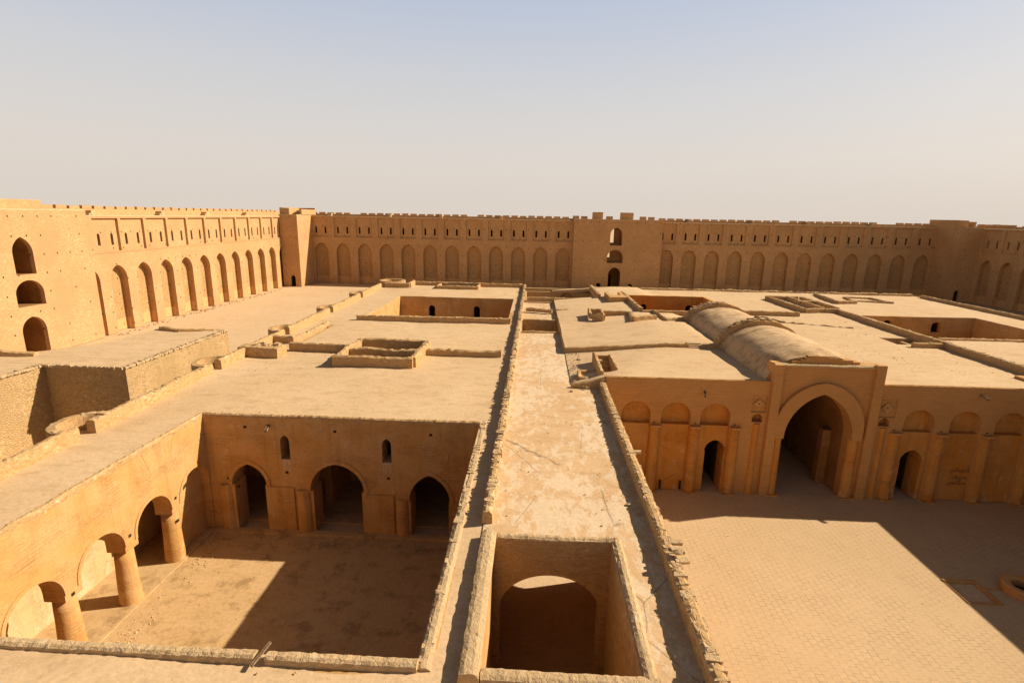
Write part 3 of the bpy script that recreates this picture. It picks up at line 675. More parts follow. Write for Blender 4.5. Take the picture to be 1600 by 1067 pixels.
bm = bmesh.new(); box(bm, -15.7, -9.9, 41.3, 41.45, ZL-.35, ZL-.2); obj('beam', bm, 'stone', T)
bm = bmesh.new(); box(bm, -15.7, -9.9, 43.25, 43.6, 0, ZL-.2); obj('partition', bm, 'smallwall', T)
lowwall('low rectangular curb round a shallow opening at the far end of the left roof', [(-16.3, 87.8, -9.4, 87.8), (-16.2, 87.8, -16.2, 91.3), (-9.5, 87.8, -9.5, 91.3), (-16.3, 91.3, -9.4, 91.3, .7)], h=.55, cat='curb', name='roof_curb')
T = thing('masonry_block', (-23.2, 43.8, ZL), 'thick square masonry block with a rubble-strewn top beside the left parapet', 'masonry block')
bm = bmesh.new(); rough_wall(bm, -25.2, 43.55, -21.6, 43.3, 1.5, ZL-.2, ZL+.88, amp=.05); nf = len(bm.faces)
for i in range(22):
    x, y, s = R_.uniform(-24.6, -22), R_.uniform(43.1, 44.1), R_.uniform(.1, .24); box(bm, x, x+s, y, y+s, ZL+.7, ZL+.9+s*.6, .04)
obj('block_body', bm, 'smallwall', T, False, 'stone', nf)
T = lowwall('raised rubble wall beside the narrow sunken stair on the left roof', [(-24.6, 48.0, -22.6, 47.9, .7), (-22.85, 47.9, -22.85, 56.8, .35)], t=.4, cat='stairwell wall', name='stairwell_wall')
S = thing('sunken_stair', (-22.45, 54, ZL), 'narrow stone stair sunk into the left roof near the parapet', 'stair')
for i in range(6):
    bm = bmesh.new(); y = 56.4-.42*i; box(bm, -22.69, -22.21, y-.42, y-.01, ZL-1.8, ZL-.05-.24*i, .01); obj('step', bm, 'stone', S)

# ================================================================== CENTRE: dividing wall, walkway, light well
D = thing('dividing_wall', (-1.6, 50, ZL), 'long crumbling low wall running straight back between left roof and pale walkway', 'low wall')
bm = bmesh.new(); rough_wall(bm, -1.62, 19.0, -1.58, 92, .40, ZL-.3, ZL+.53, amp=.05, step=.16); nf = len(bm.faces); stones(bm, [(-1.62, 19.0), (-1.58, 91)], .40, ZL+.47, .09, .22, .06, skip=.4, gap=.05); obj('wall_body', bm, 'smallwall', D, False, 'stone', nf)
C = thing('walkway_block', (1.5, 30, 0), 'pale lime-patched walkway roof between the two courtyards, square light well at its near end', 'building')
def hc(x, y): return 7.9 if y > 11.9 else 7.6
bm = bmesh.new(); sheet(bm, -1.75, 5.0, 4, 75.4, [(-1.3, 3.25, 12.05, 18.05), (-1.3, 2.95, 55.3, 61.6), (2.95, 5.1, 46.85, 75.5)], hc, .8, .04)
obj('walkway', bm, 'walk', C, True)
F = FX(18.05); ap = arch(.95, 3.95, 0, 4.75, 6.35, 12)
outer = [(-1.3, 0)]+top_line(-1.3, 3.25, 7.87, .01, .3)+[(3.25, 0)]+list(reversed(ap))
bm = bmesh.new(); plate(bm, F, outer, [], 0, .7); obj('arch_wall', bm, 'smallwall', C)
bm = bmesh.new(); box(bm, -1.75, -1.3, 11.5, 18.04, 0, 8.0); box(bm, -1.8, -1.3, 18.1, 55, 0, 7.7); obj('west_wall', bm, 'plaster', C)
# east wall of the passage: unseen arches to the great court, added to let the sun in
F = FR(4.75); oh = [arch(c, 3.2, 0, 3.0, 4.6) for c in (9.5, 28.2, 32.6)]
outer = [(4, 0), (4, 7.75), (60, 7.75), (60, 0)]
for h in reversed(oh): outer += list(reversed(h))
bm = bmesh.new(); plate(bm, F, outer, [], 0, .63); obj('east_wall', bm, 'plaster', C)
bm = bmesh.new(); box(bm, 3.25, 3.7, 11.6, 18.75, 0, 7.84); obj('well_wall', bm, 'smallwall', C)
bm = bmesh.new(); box(bm, -1.3, 3.25, 11.5, 12.04, 0, 7.84); obj('well_wall', bm, 'smallwall', C)
bm = bmesh.new(); box(bm, -1.3, 4.75, 37.5, 38, 0, 7.7); obj('end_wall', bm, 'plaster', C)
bm = bmesh.new(); rough_wall(bm, -1.46, 11.5, -1.46, 18.15, .56, 7.9, 8.2, amp=.016, step=.13); obj('well_coping', bm, 'stone', C)
bm = bmesh.new(); rough_wall(bm, -1.15, 18.22, 3.3, 18.22, .3, 7.8, 7.97, amp=.03, step=.13); obj('well_coping', bm, 'stone', C)
bm = bmesh.new(); rough_wall(bm, 3.47, 11.5, 3.47, 18.3, .36, 7.8, 7.97, amp=.016, step=.13); obj('well_coping', bm, 'stone', C)
bm = bmesh.new(); rough_wall(bm, -1.15, 11.78, 3.7, 11.78, .42, 7.6, 7.99, amp=.016, step=.13); obj('well_coping', bm, 'stone', C)
RP = thing('parapet_wall', (5.15, 22, 7.9), 'rough parapet of loose flat stones along the right side of the pale walkway', 'parapet')
bm = bmesh.new(); rough_wall(bm, 5.14, 4, 5.16, 38.0, .44, 7.6, 8.42, amp=.035, step=.13); nf = len(bm.faces); stones(bm, [(5.17, 4), (5.17, 38.0)], .42, 8.38, .05, .2, .03, skip=.45, gap=.03); stones(bm, [(5.16, 4), (5.18, 38.0)], .26, 8.41, .04, .2, .03, skip=.8, gap=.05); obj('wall_body', bm, 'smallwall', RP, False, 'stone', nf)
bm = bmesh.new()
for y in (16.4, 17.0, 17.5, 25.2):
    bm = bmesh.new(); box(bm, 5.2, 5.68, y-.12, y+.12, 8.36, 8.46, .03); obj('projecting_stone', bm, 'stone', RP)

# ================================================================== EAST: roofs, great court
def he(x, y):
    t = min(1, max(0, (x-3.0)/(2.4+6.6*min(1, max(0, (y-37)/9.7))))); z = 8.06+.75*t-(.1*(1-t) if y < 46.69 else 0)
    if y > 46.7: z += .3 if x < 17 else 0
    return z
E_ = thing('palace_hall_block', (21, 50, 0), 'flat-roofed palace block at right with a tall pointed entrance arch onto the paved court', 'building')
he_holes = [(2.9, 4.98, 46.7, 46.72), (-1.2, 9.0, 76.0, 85.3), (13.3, 24.4, 63.3, 77.0), (17.6, 24.4, 37.6, 46.6), (34.7, 38.0, 50.4, 53.2), (5.35, 6.35, 38.8, 42.8)]
he_holes = [h if h[0] != 17.6 else (17.6, 23.4, 37.6, 46.6) for h in he_holes[1:]]
bm = bmesh.new(); sheet(bm, 2.95, 38.3, 46.7, 86, he_holes, he, 1.0, .035, .5); obj('roof', bm, 'roof', E_, True)
bm = bmesh.new(); sheet(bm, -1.35, 2.95, 75.2, 86, [(-1.1, 9.0, 76.0, 85.3)], lambda x, y: 8.1, 1.0, .03, .5); obj('roof', bm, 'roof', E_, True)
bm = bmesh.new(); sheet(bm, 3.0, 38.3, 36.99, 46.69, [(17.6, 23.4, 37.6, 46.6), (5.35, 6.35, 38.8, 42.8)], he, .9, .035, .6); obj('roof', bm, 'roof', E_, True)
bm = bmesh.new(); rough_wall(bm, 3.0, 46.72, 12.0, 46.72, .25, 7.9, 8.46, 9.12, amp=.03); obj('step_wall', bm, 'smallwall', E_)
bm = bmesh.new(); rough_wall(bm, 12.0, 46.72, 14.0, 46.72, .25, 8.5, 9.14, amp=.03); obj('step_wall', bm, 'smallwall', E_)
bm = bmesh.new(); rough_wall(bm, 15.2, 46.72, 17.0, 46.72, .25, 8.5, 9.14, amp=.03); obj('step_wall', bm, 'smallwall', E_)
bm = bmesh.new()
for i in range(3): box(bm, 14.0, 15.2, 46.5+.3*i, 46.9+.3*i, 8.6, 8.9+.11*i, .01)
obj('roof_step', bm, 'stone', E_)
bm = bmesh.new(); rough_wall(bm, 3.0, 46.8, 3.0, 61.6, .25, 7.7, 8.42, amp=.05); obj('step_wall', bm, 'smallwall', E_)
# facade of the great court
F = FX(36.86); ZF = 8.86
iw = arch(20.86, 4.86, 0, 4.75, 8.08, 14)
outer = [(5.4, 0)]+top_line(5.4, 17.1, ZF-.14, .01, .6)+[(17.17, ZF)]+[(17.17, 10.0)]+top_line(17.2, 24.75, 10.18, .05, .5)+[(24.8, ZF)]+top_line(24.85, 36.6, ZF-.14, .01, .6)+[(36.6, 0)]
BC = (7.75, 10.65, 13.5, 27.95, 31.2, 34.35); lun = [arch(c, 2.15, 0, 6.0, 7.05, 8) for c in BC]; sm = [arch(c, .75, 5.72, 5.95, 6.36, 6) for c in (16.5, 25.5)]
sq = [rect(16.0, 17.05, 6.45, 7.75), rect(24.92, 26.2, 6.38, 7.75)]
dr = [arch(13.75, 1.5, 0, 3.3, 4.15, 8, 1.4), arch(28.0, 1.6, 0, 2.95, 3.9, 8, 1.5)]
for h in [lun[5], lun[4], lun[3], iw, lun[2], lun[1], lun[0]]: outer += list(reversed(h))
bm = bmesh.new(); plate(bm, F, outer, sm+sq, 0, .9); obj('facade_wall', bm, 'facade', E_)
for h in [arch(c, 2.15, 5.2, 6.0, 7.05, 8) for c in BC]+sm:
    bm = bmesh.new(); pocket(bm, F, h, .62, .60, False); obj('tympanum', bm, 'fplaster', E_)
for c in BC:
    u0, u1 = c-1.075, c+1.075; pp = [(u0, 0), (u0, 5.3), (u1, 5.3), (u1, 0)]; d_ = [h for h in dr if u0 < h[0][0] < u1]
    for h in d_: pp += list(reversed(h))
    bm = bmesh.new(); plate(bm, F, pp, [], .13, .85); obj('bay_panel', bm, 'fplaster', E_)
for i, h in enumerate(sq):
    bm = bmesh.new(); pocket(bm, F, h, .14, .12, False); o = obj('square_panel', bm, 'facade', E_)
    c = (h[0][0]+h[2][0])/2; z = 7.12; bm = bmesh.new()
    for k in range(-3, 4):        # stepped diamond in brick relief with a sunk centre
        q = .095*(4-abs(k)); 
        if k == 0:
            fbox(bm, F, c-q, c-.06, z-.043, z+.043, -.02, .13); fbox(bm, F, c+.06, c+q, z-.043, z+.043, -.02, .13)
        else: fbox(bm, F, c-q, c+q, z+.095*k-.043, z+.095*k+.043, -.02, .13)
    s_ = obj('diamond_relief', bm, 'plaster', o); s_.location = (0, 0, 0)
# projecting plaster panels below the lunettes, between the columns
for u0, u1 in ((6.5, 9.0), (9.42, 11.85), (26.95-.0, 27.1), (29.95, 32.45), (33.1, 35.6)):
    pass
for h in dr:
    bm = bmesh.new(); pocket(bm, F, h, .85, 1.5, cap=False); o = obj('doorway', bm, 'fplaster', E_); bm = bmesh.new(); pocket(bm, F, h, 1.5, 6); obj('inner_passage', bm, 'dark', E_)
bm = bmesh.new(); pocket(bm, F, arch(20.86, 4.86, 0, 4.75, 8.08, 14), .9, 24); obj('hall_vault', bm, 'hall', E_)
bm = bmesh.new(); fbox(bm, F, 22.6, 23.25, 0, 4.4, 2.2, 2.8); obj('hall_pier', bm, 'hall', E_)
# archivolt and portal pilasters
bm = bmesh.new(); o1 = arch(20.86, 6.3, 4.62, 5.4, 8.9, 14); i1 = arch(20.86, 4.84, 4.62, 4.75, 8.07, 14)
plate(bm, F, o1+list(reversed(i1)), [], -.28, .01); obj('archivolt', bm, 'facade', E_)
for u0, u1, zt in ((17.16, 17.8, 10.16), (24.18, 24.81, 10.3)):
    bm = bmesh.new(); fbox(bm, F, u0, u1, 0, zt, -.34, .02, .0); obj('portal_pilaster', bm, 'facade', E_)
bm = bmesh.new(); rough_wall(bm, 17.2, 36.95, 24.8, 36.95, .5, 10.0, 10.2, amp=.03, step=.25); obj('portal_coping', bm, 'stone', E_)
bm = bmesh.new(); box(bm, 17.18, 24.79, 37.1, 37.75, 8.3, 10.12); obj('portal_back', bm, 'facade', E_)
# engaged columns
for i, (x, r, zt) in enumerate([(9.2, .40, 5.2), (12.08, .40, 5.2), (14.98, .40, 5.2), (16.5, .28, 5.6), (25.5, .28, 5.6), (26.4, .42, 5.2), (26.35, .0, 0), (29.58, .42, 5.2), (32.78, .42, 5.2), (35.95, .42, 5.2)]):
    if r == 0: continue
    bm = bmesh.new(); cyl(bm, x, 36.97, .0, zt, r*1.1, r*.98, 14, math.pi, 2*math.pi, True, .008)
    c = obj('engaged_column', bm, 'fplaster', E_)
    if r > .3:
        bm = bmesh.new(); box(bm, x-.42, x+.42, 36.84-.5, 36.87, 0, .13, .015); b_ = obj('column_base', bm, 'fplaster', c); b_.location = (0, 0, 0)
        bm = bmesh.new(); box(bm, x-.36, x+.36, 36.84-.38, 36.87, zt, zt+.14); b_ = obj('capital', bm, 'facade', c); b_.location = (0, 0, 0)
for x in (18.1, 23.62):           # round jamb columns of the great arch
    bm = bmesh.new(); cyl(bm, x, 36.98, 0, 4.64, .42, .36, 16, math.pi, 2*math.pi, True, .012); c = obj('jamb_column', bm, 'fplaster', E_)
    bm = bmesh.new(); box(bm, x-.5, x+.5, 36.4, 36.95, 0, .14, .02); b_ = obj('column_base', bm, 'fplaster', c); b_.location = (0, 0, 0)
for x in (9.12, 12.1, 14.95, 26.3, 29.6, 32.8, 35.9):
    bm = bmesh.new(); fbox(bm, F, x-.07, x+.07, 5.42, 5.5, -.012, .004); obj('peg_hole', bm, 'hole_shade', E_)  # flush block, the shade of a hole is in its colour
for x0 in (9.85, 11.35):
    bm = bmesh.new(); fbox(bm, F, x0, x0+.16, .12, .85, -.012, .004); obj('vent_slot', bm, 'hole_shade', E_)  # flush block coloured as the shade in a slot
# court side walls
bm = bmesh.new(); box(bm, 36.6, 37.2, 0, 40, 0, 8.95); obj('court_side_wall', bm, 'facade', E_)
# coping on the facade edge
bm = bmesh.new(); rough_wall(bm, 5.4, 36.97, 17.15, 36.97, .21, ZF-.3, ZF, amp=.012, step=.2); obj('facade_coping', bm, 'facade', E_)
bm = bmesh.new(); rough_wall(bm, 24.82, 36.97, 36.6, 36.97, .21, ZF-.3, ZF, amp=.012, step=.2); obj('facade_coping', bm, 'facade', E_)
court_walls(E_, 13.3, 24.4, 63.3, 76.98, 9.1, 'fplaster', doors=[(16.05, .95, 5, 7.4, 7.85), (22.6, .95, 5, 7.4, 7.85)])
court_walls(E_, -1.1, 9.0, 76.0, 85.28, 8.15, 'smallwall', doors=[(5.3, 1.8, 6.0, 7.4, 8.1)])
court_walls(E_, 34.7, 38.0, 50.4, 53.18, 8.75, 'smallwall')
court_walls(C, -1.25, 2.95, 55.3, 61.58, 7.86, 'smallwall', z0=5.5)
bm = bmesh.new(); rough_wall(bm, -1.2, 61.75, 3.0, 61.75, .3, 7.7, 8.1, amp=.03); obj('curb', bm, 'smallwall', C); bm = bmesh.new(); rough_wall(bm, -1.2, 55.15, 3.0, 55.15, .3, 7.7, 8.08, amp=.05); obj('curb', bm, 'smallwall', C)
bm = bmesh.new(); box(bm, -1.8, 60, 86, 86.6, 0, 8.6); box(bm, 60, 60.6, 20, 86.6, 0, 8.7); box(bm, 36.7, 37.2, 40, 86, 0, 8.5); obj('outer_wall', bm, 'rubble', E_)

# barrel vault
V = thing('barrel_vault', (21, 47, 8.8), 'long weathered barrel vault behind the pointed entrance arch, split by a raised stone rib', 'vault')
def barrel(y0, y1, xc, hw_, z0, rise, n=36, m=30):
    bm = bmesh.new(); pr = None
    for j in range(m+1):
        y = y0+(y1-y0)*j/m; ring = []
        for i in range(n+1):
            t = math.pi*i/n; k = 1+.035*noise.noise(Vector((i*.35, y*.45, 5)))+.012*noise.noise(Vector((i*1.3, y*1.5, 2)))
            ring.append(bm.verts.new((xc-hw_*k*math.cos(t), y, z0+rise*k*min(1, .90+.07*max(0, y-37.15))*max(0,math.sin(t))**.92)))
        if pr:
            for i in range(n): bm.faces.new((pr[i], pr[i+1], ring[i+1], ring[i]))
        pr = ring
    return bm
obj('vault_shell', barrel(37.15, 47.1, 20.5, 3.65, 8.55, 2.45), 'vault', V, True)
obj('vault_shell', barrel(47.0, 58.2, 20.5, 3.55, 8.55, 2.2), 'vault', V, True)
def rib(y, th, hw_, z0, rise, label):
    bm = bmesh.new(); n = 26; pr = None
    for i in range(n+1):
        t = math.pi*i/n; zi = z0+(rise)*max(0,math.sin(t))**.92; xi = -hw_*math.cos(t); k = (1.07 if t < 1.75 else 1.07-.06*min(1, (t-1.75)/.5))+R_.uniform(-.015, .02)
        ring = [bm.verts.new((20.5+xi*.97, y-th/2, zi-.15)), bm.verts.new((20.5+xi*k, y-th/2, z0+rise*k*max(0,math.sin(t))**.92+.10)), bm.verts.new((20.5+xi*k, y+th/2, z0+rise*k*max(0,math.sin(t))**.92+.15)), bm.verts.new((20.5+xi*.97, y+th/2, zi-.15))]
        if pr:
            for q in range(4): bm.faces.new((pr[q], pr[(q+1) % 4], ring[(q+1) % 4], ring[q]))
        else: bm.faces.new(ring)
        pr = ring
    bm.faces.new(list(reversed(pr))); nf = len(bm.faces)
    for i in range(60):
        t = math.pi*R_.uniform(.04, .55); s = R_.uniform(.09, .2); x = 20.5-hw_*1.06*math.cos(t); z = z0+rise*1.07*max(0,math.sin(t))**.92+.1; yy = y+R_.uniform(-th/2, th/2)
        box(bm, x-s, x+s, yy-s*.6, yy+s*.6, z, z+s*.9, .03)
    obj('vault_rib', bm, 'smallwall', V, False, 'stone', nf)
rib(47.2, .8, 3.65, 8.6, 2.5, ''); rib(58.4, 1.0, 3.55, 8.6, 2.25, '')
bm = bmesh.new(); vs = [bm.verts.new((20.5-3.6*math.cos(math.pi*i/20), 37.2, 8.55+2.15*max(0,math.sin(math.pi*i/20))**.92)) for i in range(21)]; bm.faces.new(vs); obj('end_wall', bm, 'facade', V)
bm = bmesh.new()
for i, (a, b, z) in enumerate([(18.5, 23.2, 10.36), (19.1, 22.7, 10.5), (19.4, 21.9, 10.64), (19.6, 21.0, 10.76)]): box(bm, a, b, 37.0+.015*i, 37.6+.1*i, 10.0, z, .02)
obj('end_gable', bm, 'facade', V)

# low walls and boxes on the east roof
ZE = 9.1
lowwall('small square curb on the sandy roof between the walkway pit and the vault', [(6.5, 59.2, 7.9, 58.4), (6.6, 62.3, 8.0, 62.2), (6.5, 59.2, 6.6, 62.3), (7.9, 58.4, 8.0, 62.2)], t=.3, h=.35, base=ZE, cat='curb', name='roof_curb')
lowwall('thin curb wall running right from the small square curb', [(8.2, 61.6, 11.4, 61.2)], t=.3, h=.28, base=ZE)
lowwall('short rounded wedge of wall left of the far vault end', [(10.9, 57.2, 13.6, 58.3, .5), (10.9, 57.2, 11.3, 61, .35)], t=.5, base=ZE)
lowwall('curb line enclosing a pale sunken patch beside the far vault end', [(14.3, 63.0, 14.6, 57.6), (14.6, 57.6, 17.3, 58.6)], t=.3, h=.28, base=ZE)
lowwall('stepped shaded wall left of the orange rear court', [(12.9, 77.4, 12.9, 63.1)], t=.5, h=.5, base=ZE, amp=.03)
lowwall('pale coping wall along the near side of the orange rear court', [(13.0, 63.0, 24.6, 63.0)], t=.45, h=.25, base=ZE, amp=.02)
lowwall('front wall of the walled pit beyond the walkway', [(-1.0, 75.8, 9.3, 75.7)], t=.4, h=.35, base=8.3, amp=.03)
lowwall('right wall of the walled pit beyond the walkway, ending in a square block', [(9.2, 85.3, 9.3, 75.2)], t=.5, h=.5, base=8.9, amp=.03)
T = thing('masonry_box', (11.4, 73, ZE), 'small boxy masonry shaft with an open top beside the stepped wall', 'shaft')
bm = bmesh.new(); box(bm, 10.2, 12.5, 70.9, 73.2, ZE-.3, ZE+.55, .03); box(bm, 10.2, 10.7, 73.2, 76.5, ZE-.3, ZE+.5, .03); box(bm, 12.1, 12.6, 73.2, 76.5, ZE-.3, ZE+.5, .03); obj('shaft_wall', bm, 'plaster', T)
lowwall('low straight wall on the roof right of the far vault end', [(25.6, 64.6, 32.1, 64.3)], t=.5, h=.5, base=8.85, amp=.03)
lowwall('long stepped low wall running back along the right roof and out of frame', [(38.4, 20, 38.4, 45.0), (38.4, 45.0, 38.4, 67.5), (38.4, 67.4, 36.9, 67.6)], t=.5, h=.55, base=8.8, amp=.025)
lowwall('narrow walled strip on the far right roof, nearest of the rectangular curbs', [(34.0, 78.2, 34.2, 67.2), (34.2, 67.2, 37.0, 67.7), (34.0, 78.2, 38.5, 78.2), (38.9, 78.2, 39.1, 68.8), (36.6, 74.0, 39.0, 74.0), (37.0, 78.0, 37.0, 68)], t=.45, h=.55, base=8.8, amp=.03, name='roof_curb', cat='curb')
lowwall('L-shaped curb on the far right roof beyond the narrow walled strip', [(43.8, 84.0, 42.8, 75.6), (42.8, 75.6, 45.6, 76.0)], t=.4, h=.4, base=8.8, name='roof_curb', cat='curb')
lowwall('flat pale curb round a shallow dark opening near the far right roof edge', [(46.3, 78.4, 51.4, 77.0), (47.0, 81.6, 50.4, 81.0), (46.3, 78.4, 47.0, 81.6), (51.2, 77.0, 50.4, 81.0)], t=.35, h=.2, base=8.8, name='roof_curb', cat='curb')
lowwall('short wall left of the small roof hole beside the long right wall', [(35.4, 49.4, 38.1, 49.4)], t=.4, h=.5, base=8.75, amp=.03)
RW = thing('palace_wing', (50, 60, 0), 'flat sandy roof at the far right with a deep plastered court sunk into it', 'building')
bm = bmesh.new(); sheet(bm, 38.3, 60.2, 20, 86, [(40.6, 54.35, 53.3, 66.35)], lambda x, y: 8.8, 1.2, .04); obj('roof', bm, 'roof', RW, True)
court_walls(RW, 40.6, 54.35, 53.3, 66.33, 8.78, 'plaster', doors=[(49.9, 1.1, 6.9, 7.8, 8.15), (44.0, 1.1, 6.9, 7.9, 8.3)])
lowwall('thin pale coping along the near side of the deep court at the far right', [(40.4, 53.0, 54.6, 53.0)], t=.4, h=.2, base=8.8, amp=.02)
lowwall('low edge parapet of the right roof with the shaded fortress wall behind it', [(60.1, 84, 60.1, 45)], t=.45, h=.4, base=8.8, amp=.03, cat='parapet', name='parapet_wall')
lowwall('ragged far edge of the right roof in front of the gate block', [(9.5, 86.1, 30, 86.1, .2), (30, 86.1, 60, 86.0, .2)], t=.6, h=.2, base=8.85, amp=.09)
lowwall('broken row of stones on the sandy roof between the walkway pit and the walled pit', [(-.9, 67.6, 2.4, 66.4, .16), (2.8, 66.8, 4.6, 66.6, .22), (5.2, 67.0, 8.2, 64.6, .16)], t=.35, base=8.3, amp=.08)
lowwall('ragged line of half-buried stones right of the vault', [(26.0, 62.2, 28.4, 59.8, .2), (28.4, 59.8, 34.8, 57.8, .03)], t=.3, base=8.82, amp=.1)
# stair head next to the facade corner
S = thing('sunken_stair', (5.85, 40.8, 8.5), 'short stone stair sunk into the roof at the walkway end of the court facade', 'stair')
for i in range(6):
    bm = bmesh.new(); y = 42.7-.5*i; box(bm, 5.4, 6.3, y-.5, y-.02, 6.4, 8.55-.27*i, .01); obj('step', bm, 'stone', S)
bm = bmesh.new(); rough_wall(bm, 5.2, 38.0, 5.2, 43.0, .35, 7.9, 8.98, amp=.06); rough_wall(bm, 6.45, 38.9, 6.45, 42.9, .22, 7.0, 8.95, amp=.06); box(bm, 5.35, 6.35, 42.78, 43.0, 6.4, 8.85); box(bm, 5.35, 6.35, 38.6, 38.8, 6.4, 8.6); obj('stair_wall', bm, 'smallwall', S)
bm = bmesh.new(); rough_wall(bm, 3.6, 38.3, 5.0, 38.1, .3, 7.8, 8.35, amp=.06); rough_wall(bm, 3.7, 39.8, 5.0, 39.9, .3, 7.8, 8.4, amp=.06); rough_wall(bm, 3.6, 38.3, 3.7, 39.8, .3, 7.8, 8.35, amp=.06); obj('landing_curb', bm, 'smallwall', S)
bm = bmesh.new(); rough_wall(bm, 2.95, 36.96, 5.3, 36.96, .35, 7.4, 8.12, 8.75, amp=.05); obj('roof_edge', bm, 'smallwall', E_)

# ================================================================== small things
Wl = thing('well', (28.0, 26.6, 0), 'round stone well ring on the paved court at the right edge', 'well')
bm = bmesh.new(); n = 32; pr = None
for i in range(n):
    t = 2*math.pi*i/n; ring = [bm.verts.new((27.85+rr*math.cos(t), 26.75+rr*math.sin(t), zz)) for rr, zz in ((1.05, 0), (1.05, .42), (.98, .5), (.68, .5), (.6, .44), (.6, .0))]
    if i == 0: f0 = ring
    if pr:
        for k in range(5): bm.faces.new((pr[k], pr[k+1], ring[k+1], ring[k]))
    pr = ring
for k in range(5): bm.faces.new((pr[k], pr[k+1], f0[k+1], f0[k]))
obj('ring', bm, 'facade', Wl)
bm = bmesh.new(); cyl(bm, 27.85, 26.75, 0, .06, .61, n=24, rings=1); obj('well_shaft', bm, 'dark', Wl)  # flat dark disc stands in for shade down the shaft
T = thing('drain_basin', (25, 26.6, 0), 'shallow rectangular basin sunk in the paving beside the well', 'basin')
bm = bmesh.new(); box(bm, 24.1, 25.75, 25.75, 27.5, -.3, -.2); obj('basin_floor', bm, 'ground', T)
bm = bmesh.new(); box(bm, 24.0, 25.85, 27.42, 27.6, -.25, .1, .01); box(bm, 25.68, 25.86, 25.7, 27.4, -.25, .1, .01); box(bm, 24.0, 24.12, 25.7, 27.4, -.25, .07, .01); box(bm, 24.0, 25.9, 25.62, 25.76, -.25, .07, .01); box(bm, 25.9, 26.8, 26.85, 27.0, 0, .08, .01); obj('basin_curb', bm, 'facade', T)

def spout(label, p, d, L=.9, r=.07, drop=-.25):
    T = thing('wooden_spout', p, label, 'water spout', 'wooden rainwater spouts'); bm = bmesh.new(); d = Vector(d).normalized(); s = d.cross(Vector((0, 0, 1)))
    A = [Vector(p)-d*.3, Vector(p)+d*L+Vector((0, 0, drop))]; rings = []
    for q in A: rings.append([bm.verts.new(q+s*a+Vector((0, 0, b))) for a, b in ((-r, -r), (-r, r), (-r*.6, r), (-r*.6, -r*.3), (r*.6, -r*.3), (r*.6, r), (r, r), (r, -r))])
    for k in range(8): j = (k+1) % 8; bm.faces.new((rings[0][k], rings[0][j], rings[1][j], rings[1][k]))
    for g in rings: bm.faces.new(g)
    obj('trough', bm, 'wood', T)
spout('grey wooden spout under the roof edge above the left arch of the sunken court', (-16.0, 29.6, 7.35), (.15, -1, 0), .55)
spout('dark wooden spout high on the court facade left of the entrance arch', (12.55, 36.85, 8.0), (-.25, -1, 0), .6)
spout('dark wooden spout high on the court facade at the far right', (31.75, 36.85, 8.4), (.3, -1, 0), .6)
spout('splintered wooden spout lying across the near parapet of the sunken court', (-7.3, 11.9, 8.02), (.3, 1, .15), .42, .035, .05)
# scaffold pegs / holes in the court walls, flush blocks coloured as hole shade
F = FX(29.62)
for x, z in ((-18.9, 3.6), (-18.3, 3.05), (-17.5, 7.1), (-15.1, 4.15), (-15.0, 2.85), (-11.9, 7.0), (-8.7, 4.0), (-8.7, 2.4), (-6.0, 7.0)):
    bm = bmesh.new(); fbox(bm, F, x-.09, x+.09, z-.08, z+.08, -.012, .01); obj('peg_hole', bm, 'hole_shade', W)
F = FL(-20.1)
for y, z in ((26.4, 4.0), (22.9, 3.9), (26.35, 2.6), (19.4, 3.3)):
    bm = bmesh.new(); fbox(bm, F, y-.09, y+.09, z-.08, z+.08, -.012, .01); obj('peg_hole', bm, 'hole_shade', W)
# graffiti: three lines of dark painted script on the facade, right bay
G_ = thing('wall_writing', (31.3, 36.8, 2), 'three lines of dark handwritten Arabic-script graffiti on the shaded facade wall', 'graffiti'); bm = bmesh.new(); F = FX(36.86)
def stroke(pts, wd=.035):
    for (a, b), (c, d) in zip(pts, pts[1:]):
        L = math.hypot(c-a, d-b) or 1; nx, nz = -(d-b)/L*wd/2, (c-a)/L*wd/2
        vs = [bm.verts.new(F.p(x, z, -.012)) for x, z in ((a+nx, b+nz), (c+nx, d+nz), (c-nx, d-nz), (a-nx, b-nz))]; bm.faces.new(vs)
def line(x1, z, gl, k=1.0):
    for g in gl:
        for s in g[1]: stroke([(x1-px*k, z+pz*k) for px, pz in s])
        x1 -= g[0]*k
    return
kaf = (.36, [[(0, .28), (.22, .14), (.04, .08), (0, 0), (.36, 0)]]); waw = (.17, [[(.12, 0), (.03, .03), (.03, .12), (.12, .12), (.13, -.02), (.03, -.12)]])
re = (.13, [[(.02, .08), (.05, 0), (0, -.1), (-.06, -.13)], ]); dal = (.17, [[(.03, .14), (.12, .03), (.15, 0), (0, 0)]]); he_ = (.16, [[(0, 0), (.06, .1), (.13, .06), (.1, -.01), (0, 0)]])
alif = (.09, [[(.03, 0), (.04, .27)]]); lam = (.14, [[(0, 0), (.03, .3)], [(.03, .0), (.12, 0)]]); ye = (.24, [[(0, .02), (.1, .03), (.2, 0), (.22, -.1), (.08, -.14)], [(.08, -.2), (.11, -.2)], [(.14, -.2), (.17, -.2)]])
sin = (.28, [[(0, 0), (.02, .08), (.06, 0), (.09, .08), (.13, 0), (.16, .08), (.28, 0)]]); nun = (.2, [[(.02, .06), (.05, -.06), (.14, -.07), (.18, .06)], [(.09, .11), (.12, .11)]]); ghe = (.34, [[(0, .28), (.2, .14), (.02, .06), (0, 0), (.34, 0)], [(-.02, .36), (.16, .26)]])
line(32.2, 2.42, [kaf, waw, re, dal, alif, waw, ye]); line(32.1, 1.88, [sin, ye, re, waw, alif, nun], .95); line(32.12, 1.4, [sin, nun, ghe, alif, waw, he_, ye], .88)
obj('script_strokes', bm, 'faded', G_)
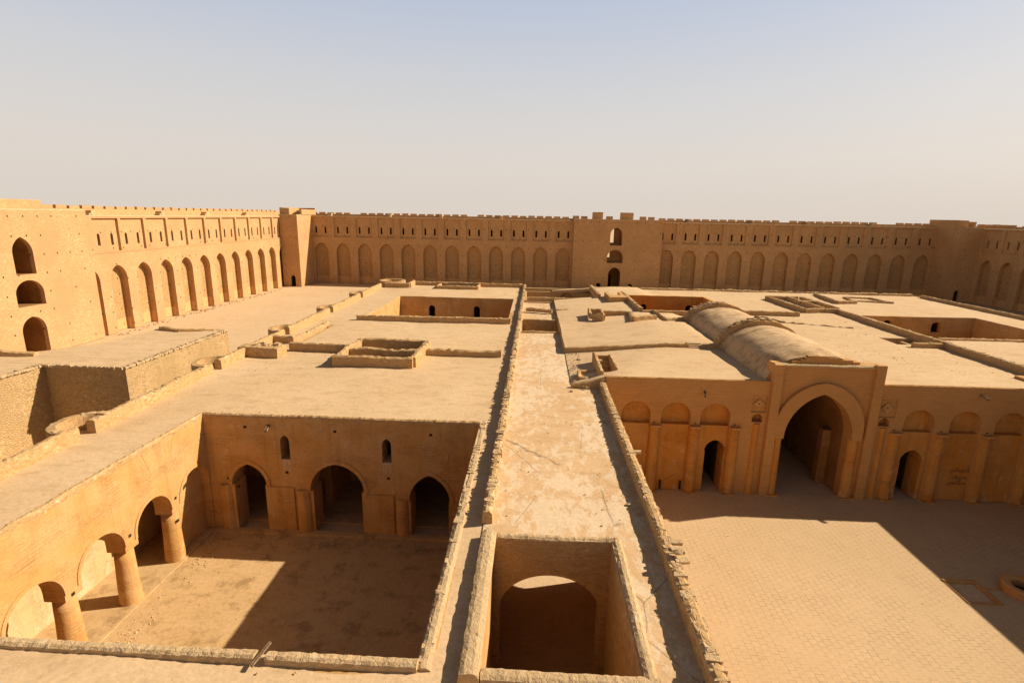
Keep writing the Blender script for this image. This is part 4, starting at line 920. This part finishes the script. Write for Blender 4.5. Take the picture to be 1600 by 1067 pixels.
# loose stones
k = 0
lab = ['small pale loose stone lying on the walkway near its right parapet', 'single dark stone on the walkway where the lime patches begin', 'loose stone in the shade at the foot of the right parapet',
       'flat loose stone on top of the parapet stones in front', 'small stone on the paving of the great court', 'stray stone in the far ground beyond the annex', 'loose stone on the floor of the sunken court']
for (x, y, z, s), l_ in zip([(4.35, 20.8, 7.93, .1), (2.9, 35.9, 7.93, .12), (4.75, 20.2, 7.93, .08), (5.3, 16.6, 8.56, .16), (14.5, 17.2, .05, .12), (-43, 75, 0, .25), (-15.5, 26.9, .05, .13)], lab):
    bm = bmesh.new(); bmesh.ops.create_icosphere(bm, subdivisions=1, radius=s, matrix=Matrix.Translation((x, y, z+s*.4)) @ Matrix.Diagonal((1.3, 1, .7, 1)))
    for v in bm.verts: v.co += Vector([R_.uniform(-.2, .2)*s for _ in range(3)])
    tag(obj('loose_stone', bm, 'stone'), l_, 'stone', 'loose stones')
# scattered gravel and debris
bm = bmesh.new(); RR = random.Random(3)
def scat(n, x0, x1, y0, y1, zf, s0, s1):
    for _ in range(n):
        x, y = RR.uniform(x0, x1), RR.uniform(y0, y1); s = RR.uniform(s0, s1)*RR.random()**.5; z = zf
        vs = [bm.verts.new((x+s*a*RR.uniform(.6, 1.2), y+s*b*RR.uniform(.6, 1.2), z+c*s*RR.uniform(.5, 1.0))) for a, b, c in ((-1, -1, -.3), (1, -1, -.3), (0, 1.1, -.3), (0, 0, 1.1))]
        for f in ((0, 1, 3), (1, 2, 3), (2, 0, 3)): bm.faces.new([vs[i] for i in f])
scat(420, -19.6, -18.4, 12.5, 29, .05, .02, .09); scat(380, -19.8, -4, 28.0, 29.2, .07, .02, .10); scat(260, -19, -4, 13, 28, .05, .015, .05)
scat(260, -20, -3, 5, 11.7, ZL+.01, .015, .05); scat(220, -1.2, 4.8, 19, 46, 7.93, .015, .06); scat(260, 4.3, 4.85, 8, 37, 7.93, .02, .07)
scat(160, 3.2, 4.2, 36, 50, 8.1, .04, .14); scat(120, -22, -16, 30, 60, ZL+.02, .02, .07); scat(140, 6, 30, 14, 36, .04, .015, .045)
scat(200, -68, -66.5, 80, 142, .02, .08, .3); scat(160, -66, -30, 60, 150, .0, .04, .14); scat(150, 25, 36, 40, 64, 8.84, .03, .09)
tag(obj('gravel', bm, 'stone'), 'fine scattered stone chips on roofs and court floors', 'gravel', kind='stuff')
